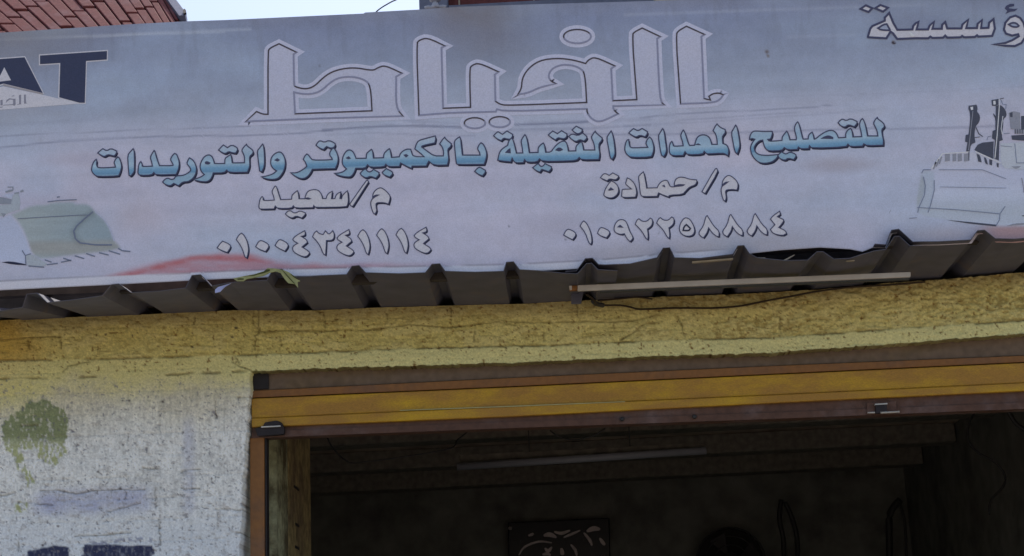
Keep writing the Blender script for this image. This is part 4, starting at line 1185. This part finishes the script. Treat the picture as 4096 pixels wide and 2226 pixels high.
s2("80,1125 150,1120", 2.5, 3)
s2("275,690 370,560", 5, 6); s2("370,558 600,545", 4, 6); s2("660,540 880,640", 4, 6)
for x in (285, 310, 335): s2("%d,%d %d,%d" % (x + 8, 695 - (x - 285) * 0.9, x + 30, 630 - (x - 285) * 0.9), 5, 5)
for x0, x1 in ((393, 437), (460, 492), (505, 542), (560, 600)): f2("%d,562 %d,558 %d,622 %d,628" % (x0, x1, x1, x0), 0.001, 5)
for a_ in ("670,560 700,570 715,635 685,628", "735,590 755,598 770,655 745,645", "780,608 808,615 805,662 783,655", "845,640 865,645 862,680 848,675", "598,545 608,545 606,620 600,620"): f2(a_, 0.0011, 4)
f2("650,525 690,465 820,452 815,605 700,560", 0.0010, 4)
f2("600,140 670,130 680,165 672,190 695,215 702,250 690,290 660,320 650,400 660,460 620,480 610,540 578,540 590,460 570,455 575,395 600,390 615,260 610,190 598,170", 0.0012, 4)
f2("615,152 640,147 640,175 622,178", 0.0014, 6); s2("638,185 600,530", 3, 5, 0.0016); s2("665,330 690,385 725,410", 3.5, 4); s2("640,420 700,412", 2.5, 4)
f2("880,470 1400,440 1400,690 930,700 880,640", 0.0007, 7)
f2("800,90 860,80 862,130 840,140 805,140", 0.0012, 4); f2("815,98 835,96 838,128 818,130", 0.0014, 6)
f2("838,140 880,130 925,175 935,230 900,262 905,300 890,400 900,440 870,450 865,620 820,600 830,440 805,425 810,360 835,350 835,250 815,220 818,205 838,230", 0.0012, 4)
s2("868,80 870,130 850,400 830,600", 3.5, 6, 0.0016); s2("860,85 910,72", 3, 4); s2("885,90 900,130", 3, 3); s2("900,230 885,340 895,390", 3, 6, 0.0016); s2("905,130 930,128 925,170", 2.5, 3)
f2("950,205 970,192 1000,188 1050,200 1052,345 970,345 960,260", 0.001, 5); f2("960,205 985,195 985,240 965,240", 0.0012, 4); f2("1000,345 1090,345 1090,385 1000,385", 0.0009, 5); f2("1060,230 1200,220 1200,340 1060,350", 0.001, 4)
for x in (1010, 1030, 1050, 1070): s2("%d,345 %d,385" % (x, x), 3, 4)
f2("975,400 1200,385 1200,455 980,437", 0.0011, 4); s2("1005,470 1020,640 1200,640", 3, 3); s2("880,490 980,500", 2.5, 3); s2("910,385 960,380", 3, 3)
f2("975,670 1060,668 1030,690 1000,690", 0.0011, 5); s2("760,440 770,410 800,405", 2.5, 3); s2("1065,770 1080,850 1085,900", 4, 5); f2("1065,1100 1200,1090 1200,1110 1070,1108", 0.0011, 4)
pr.build('bulldozer_print', m2, 'printed bulldozer with masts at the right end')

# ------------------------------------------------------------------ behind the banner
house = thing('tiled_house', 'neighbouring house with red tiled roof rising behind the left end of the banner', 'house', (P(200, 0, 3.0).x, 3.6, 0))
p0 = P(300, 130, 1.6)
nn = Vector((0, -math.sin(R(50)), math.cos(R(50)))).normalized()
nn = Vector((0.0, -0.72, 0.69)).normalized()
def RT(x, y, h=0.0): return PP(x, y, p0, nn) + nn * h
XT = [-330, -262, -195, -128, -62, 0, 60, 118, 176, 236, 296, 352, 405, 458, 508, 552, 590, 622, 648, 668]
slope = lambda x: 1.12 - 0.55 * max(0, min(1, x / 650.0))      # dx per dy of the long joints
def RP(x, v): return (x + slope(x) * v, v)
def slab(name, q, h0, h1, m, parent):
    a = [RT(x, y, h1) for x, y in q]
    b = [RT(x, y, h0) for x, y in q]
    n = len(q)
    f = [tuple(range(n))[::-1], tuple(range(n, 2 * n))] + [(i, (i + 1) % n, n + (i + 1) % n, n + i) for i in range(n)]
    o = mesh(name, a + b, f, m, parent)
    bm = bmesh.new(); bm.from_mesh(o.data); bmesh.ops.recalc_face_normals(bm, faces=bm.faces); bm.to_mesh(o.data); bm.free()
    return o
slab('roof_deck', [(-900, -260), (560, -260), (735, 92), (735, 260), (-900, 330)], -0.10, 0.0, M_mortar, house)
rnd = random.Random(4)
for i in range(len(XT) - 1):
    x0, x1 = XT[i], XT[i + 1]
    v = (61 - 0.41 * x0) - 101 * 3 + rnd.uniform(-4, 4)
    while v < 200:
        L_ = 101 + rnd.uniform(-3, 3)
        g_ = rnd.uniform(5, 10) if i < 13 else 4
        a_, b_ = v, v + L_ - 6
        q = [RP(x0 + g_ / 2, a_), RP(x1 - g_ / 2, a_), RP(x1 - g_ / 2 + rnd.uniform(-2, 2), b_), RP(x0 + g_ / 2 + rnd.uniform(-2, 2), b_)]
        o = slab('roof_tile', q, 0.001, 0.014 + rnd.uniform(0, 0.008), M_tile, house)
        bevel(o, 0.003, 1)
        v += L_
slab('roof_edge', [(500, -260), (565, -260), (668, -12), (688, 0), (750, 82), (746, 92), (722, 92), (655, 0)], 0.0, 0.035, M_flash, house)
slab('roof_edge_cap', [(738, 78), (744, 72), (750, 78), (752, 88), (740, 92)], 0.035, 0.045, M_iron, house)
a = RT(-900, 330); b = RT(735, 260)
box('house_wall', a.x, b.x - 0.1, a.y + 0.15, a.y + 2.5, 0, a.z - 0.1, M_conc, house)

upper = thing('upper_storey', 'red walled upper storey with grey corner pillar behind the middle of the banner', 'building', (P(2150, 0, 1.0).x, 1.2, ZI + 0.29))
YU = 0.9
def ub(name, x0, x1, y0px, Y, dep, m, z1=6.2, zlow=None, bev=0.0):
    a, b = P(x0, y0px, Y), P(x1, y0px, Y)
    return box(name, a.x, b.x, Y, Y + dep, (zlow if zlow is not None else ZI + 0.29), z1, m, upper, bev)
ub('corner_pillar', 1677, 1792, 40, YU, 0.4, M_conc, 6.2, None, 0.004)
ub('red_wall', 1793, 4400, 40, YU + 0.05, 0.3, M_redwall)
zt = P(2000, 22, YU).z
a, b = P(1796, 30, YU), P(2622, 0, YU)
box('ledge', a.x, P(4400, 0, YU).x, YU - 0.012, YU + 0.048, zt - 0.20, P(2000, 16, YU).z, M_conc, upper)
for x, r in ((1838, 0.0035), (2137, 0.0035)):
    a = P(x, 24, YU + 0.03)
    tube('thin_pipe', [Vector((a.x, YU + 0.02, zt - 0.1)), Vector((a.x, YU + 0.02, zt + 1.4))], r, M_beige, upper, 8, False)
a, b = P(2622, 8, 0.3), P(4400, 8, 0.3)
box('beige_ledge', a.x, b.x, 0.32, 0.60, P(2660, 10, 0.3).z - 0.1, P(2660, -40, 0.3).z, M_beige, upper, 0.004)
lamp = thing('ceramic_insulator', 'grey ceramic insulator on a spread foot at the corner pillar', 'insulator', P(1742, 36, 0.7))
c = P(1742, 36, 0.7)
lathe('foot', [(0.018, 0.0), (0.018, 0.008), (0.012, 0.02), (0.009, 0.03)], c, M_porc, lamp)
lathe('bell', [(0.009, 0.03), (0.022, 0.035), (0.022, 0.045), (0.010, 0.052), (0.010, 0.06), (0.024, 0.066), (0.02, 0.08), (0.006, 0.09)], c, M_porc, lamp)
lathe('neck_ring', [(0.017, 0.053), (0.0175, 0.056), (0.017, 0.059)], c, M_iron, lamp)
for s in (-1, 1):
    tube('foot_arm', [c + Vector((s * 0.014, 0, 0.006)), c + Vector((s * 0.03, 0, 0.007)), c + Vector((s * 0.041, 0, 0.004))], [0.008] * 13, M_porc, lamp)
wire = tube('overhead_wire', [P(1495, 60, 0.2), P(1512, 42, 0.2), P(1545, 20, 0.25), P(1600, -6, 0.35), P(1760, -60, 0.6), P(1900, -90, 0.88)], 0.0024, M_black)
tag(wire, 'thin black wire bowing up from the banner edge against the sky', 'wire')

# ------------------------------------------------------------------ things in the room
tb = thing('ceiling_tube_light', 'unlit fluorescent tube under the dark room ceiling', 'light fitting', P(2325, 1840, 2.2))
tube('tube', [P(1828, 1868, 2.15), P(2825, 1803, 2.15)], 0.017, M_tubew, tb, 12, False)
a, b = P(1840, 1850, 2.2), P(2815, 1784, 2.2)
box('fitting', a.x, b.x, 2.19, 2.25, max(a.z, b.z) - 0.03, max(a.z, b.z) + 0.012, M_beam, tb, 0.003)
for x in (2118, 2522):
    q = P(x, 1810, 2.2)
    tube('hanging_wire', [q, Vector((q.x, q.y, ZI - 0.002))], 0.003, M_black, tb, 6, False)
for nm, lab, pts_, r in (
    ('sagging_wire', 'thin wire sagging below the header at the left of the room', [(1310, 1752, 1.0), (1330, 1790, 1.1), (1380, 1840, 1.2), (1450, 1850, 1.3), (1780, 1800, 1.4), (1830, 1760, 1.5), (1880, 1720, 1.5)], 0.0035),
    ('sagging_wire', 'short loop of wire hanging in the middle of the room', [(2200, 1722, 1.4), (2240, 1750, 1.4), (2300, 1760, 1.4), (2370, 1745, 1.4), (2420, 1715, 1.4)], 0.0035),
    ('hanging_cable', 'dark cable hanging in a loop by the right wall of the room', [(3905, 1640, 2.0), (3878, 1690, 2.0), (3872, 1760, 2.0), (3910, 1810, 2.0), (3980, 1850, 2.0), (4020, 1905, 2.0), (4010, 1950, 2.0), (3965, 2000, 2.0), (3955, 2060, 2.0)], 0.0055),
    ('hanging_cable', 'thick dark cable at the upper right corner of the doorway', [(4030, 1640, 1.6), (4060, 1690, 1.6), (4110, 1730, 1.6), (4180, 1790, 1.6)], 0.009),
    ('hanging_cable', 'pair of dark cords hanging right of the round fan', [(3125, 2000, 4.3), (3118, 2080, 4.3), (3135, 2180, 4.3), (3130, 2400, 4.3)], 0.014),
    ('hanging_cable', 'dark hose hanging beside the cords in the room', [(3140, 2010, 4.3), (3170, 2080, 4.3), (3190, 2180, 4.3), (3185, 2400, 4.3)], 0.014),
    ('hanging_cable', 'dark cord hanging from the ceiling right of the middle', [(3600, 2000, 4.2), (3560, 2060, 4.2), (3558, 2200, 4.2), (3560, 2420, 4.2)], 0.02),
    ('hanging_cable', 'thin cord hanging right of the thicker cord', [(3600, 2015, 4.25), (3622, 2120, 4.25), (3628, 2420, 4.25)], 0.008)):
    o = tube(nm, [P(x, y, z) for x, y, z in pts_], r, M_black)
    tag(o, lab, 'wire' if nm == 'sagging_wire' else 'cable', 'wires and cables hanging in the dark room')
plq = thing('wall_plaque', 'dark glossy plaque with pale curved script on the back wall', 'plaque', P(2235, 2226, 4.5))
prism_px('plaque_board', [(2032, 2092), (2438, 2072), (2444, 2380), (2036, 2400)], 4.5, 0.03, M_glossy, plq, 0.006)
def scr(pts_, w):
    v, f = [], []
    p2 = [P(x, y, 4.485) for x, y in pts_]
    p2 = catmull(p2, 4)
    n = len(p2)
    for i, p in enumerate(p2):
        ww = w * math.sin(math.pi * (i + 0.6) / (n + 0.2)) + 0.002
        d = (p2[min(i + 1, n - 1)] - p2[max(0, i - 1)]).normalized()
        q = d.cross(Vector((0, 1, 0))) * ww
        v += [p + q, p - q, p + q + Vector((0, .006, 0)), p - q + Vector((0, .006, 0))]
    for i in range(n - 1):
        k = i * 4
        f += [(k, k + 4, k + 5, k + 1), (k, k + 2, k + 6, k + 4), (k + 1, k + 5, k + 7, k + 3)]
    mesh('script_stroke', v, f, M_silver, plq)
ZQ = (2000, 1566), 2.121
for pts_, w in (([(240, 1225), (270, 1215), (285, 1205)], .006), ([(370, 1225), (420, 1215), (480, 1240)], .011), ([(460, 1190), (520, 1205), (595, 1180)], .007), ([(540, 1240), (600, 1215), (680, 1180)], .005),
                ([(735, 1190), (790, 1165), (850, 1170)], .012), ([(710, 1200), (760, 1260), (780, 1310)], .007), ([(845, 1245), (870, 1280), (890, 1305)], .008), ([(380, 1330), (410, 1355), (440, 1320)], .008),
                ([(360, 1385), (400, 1378), (430, 1390)], .007), ([(520, 1330), (528, 1370), (530, 1390)], .010), ([(160, 1390), (210, 1320), (330, 1275), (440, 1285)], .004), ([(600, 1300), (640, 1350), (650, 1400)], .006)):
    scr(zz(*ZQ, pts_), w)
wl = lathe('light_spot', [(0.012, 0), (0.010, 0.01), (0.004, 0.02)], P(2040, 2114, 4.47), M_silver, None, 10, 'Y')  # small pale knob added as the spot of light beside the plaque
tag(wl, 'small pale knob standing for a spot of light at the upper left corner of the plaque', 'light spot')
fan = thing('wall_fan', 'round black fan on the back wall right of the plaque', 'fan', P(2925, 2240, 4.4))
cc = P(2925, 2250, 4.35)
v, f = [], []
for rr in (0.20, 0.15, 0.10, 0.05):
    ring = [cc + Vector((rr * math.cos(t * math.pi / 12), -0.03 * (1 - rr / 0.2), rr * math.sin(t * math.pi / 12))) for t in range(25)]
    a_, b_ = tube_vf(ring, 0.004, 5)
    f += [tuple(len(v) + i for i in q) for q in b_]
    v += a_
mesh('guard', v, f, M_black, fan, smooth_=True)
lathe('motor', [(0.2, -0.06), (0.19, -0.03), (0.06, -0.02), (0.06, 0.02), (0.03, 0.035)], cc, M_black, fan, 24, 'Y')
for k in range(4):
    t = k * math.pi / 2 + 0.4
    q = [cc + Vector((0.04 * math.cos(t), -0.01, 0.04 * math.sin(t))), cc + Vector((0.17 * math.cos(t - .25), -0.02, 0.17 * math.sin(t - .25))), cc + Vector((0.17 * math.cos(t + .35), 0.0, 0.17 * math.sin(t + .35)))]
    mesh('blade', q + [p + Vector((0, .003, 0)) for p in q], [(0, 1, 2), (5, 4, 3), (0, 3, 4, 1), (1, 4, 5, 2), (2, 5, 3, 0)], M_iron, fan)
print('objects', len(bpy.data.objects))
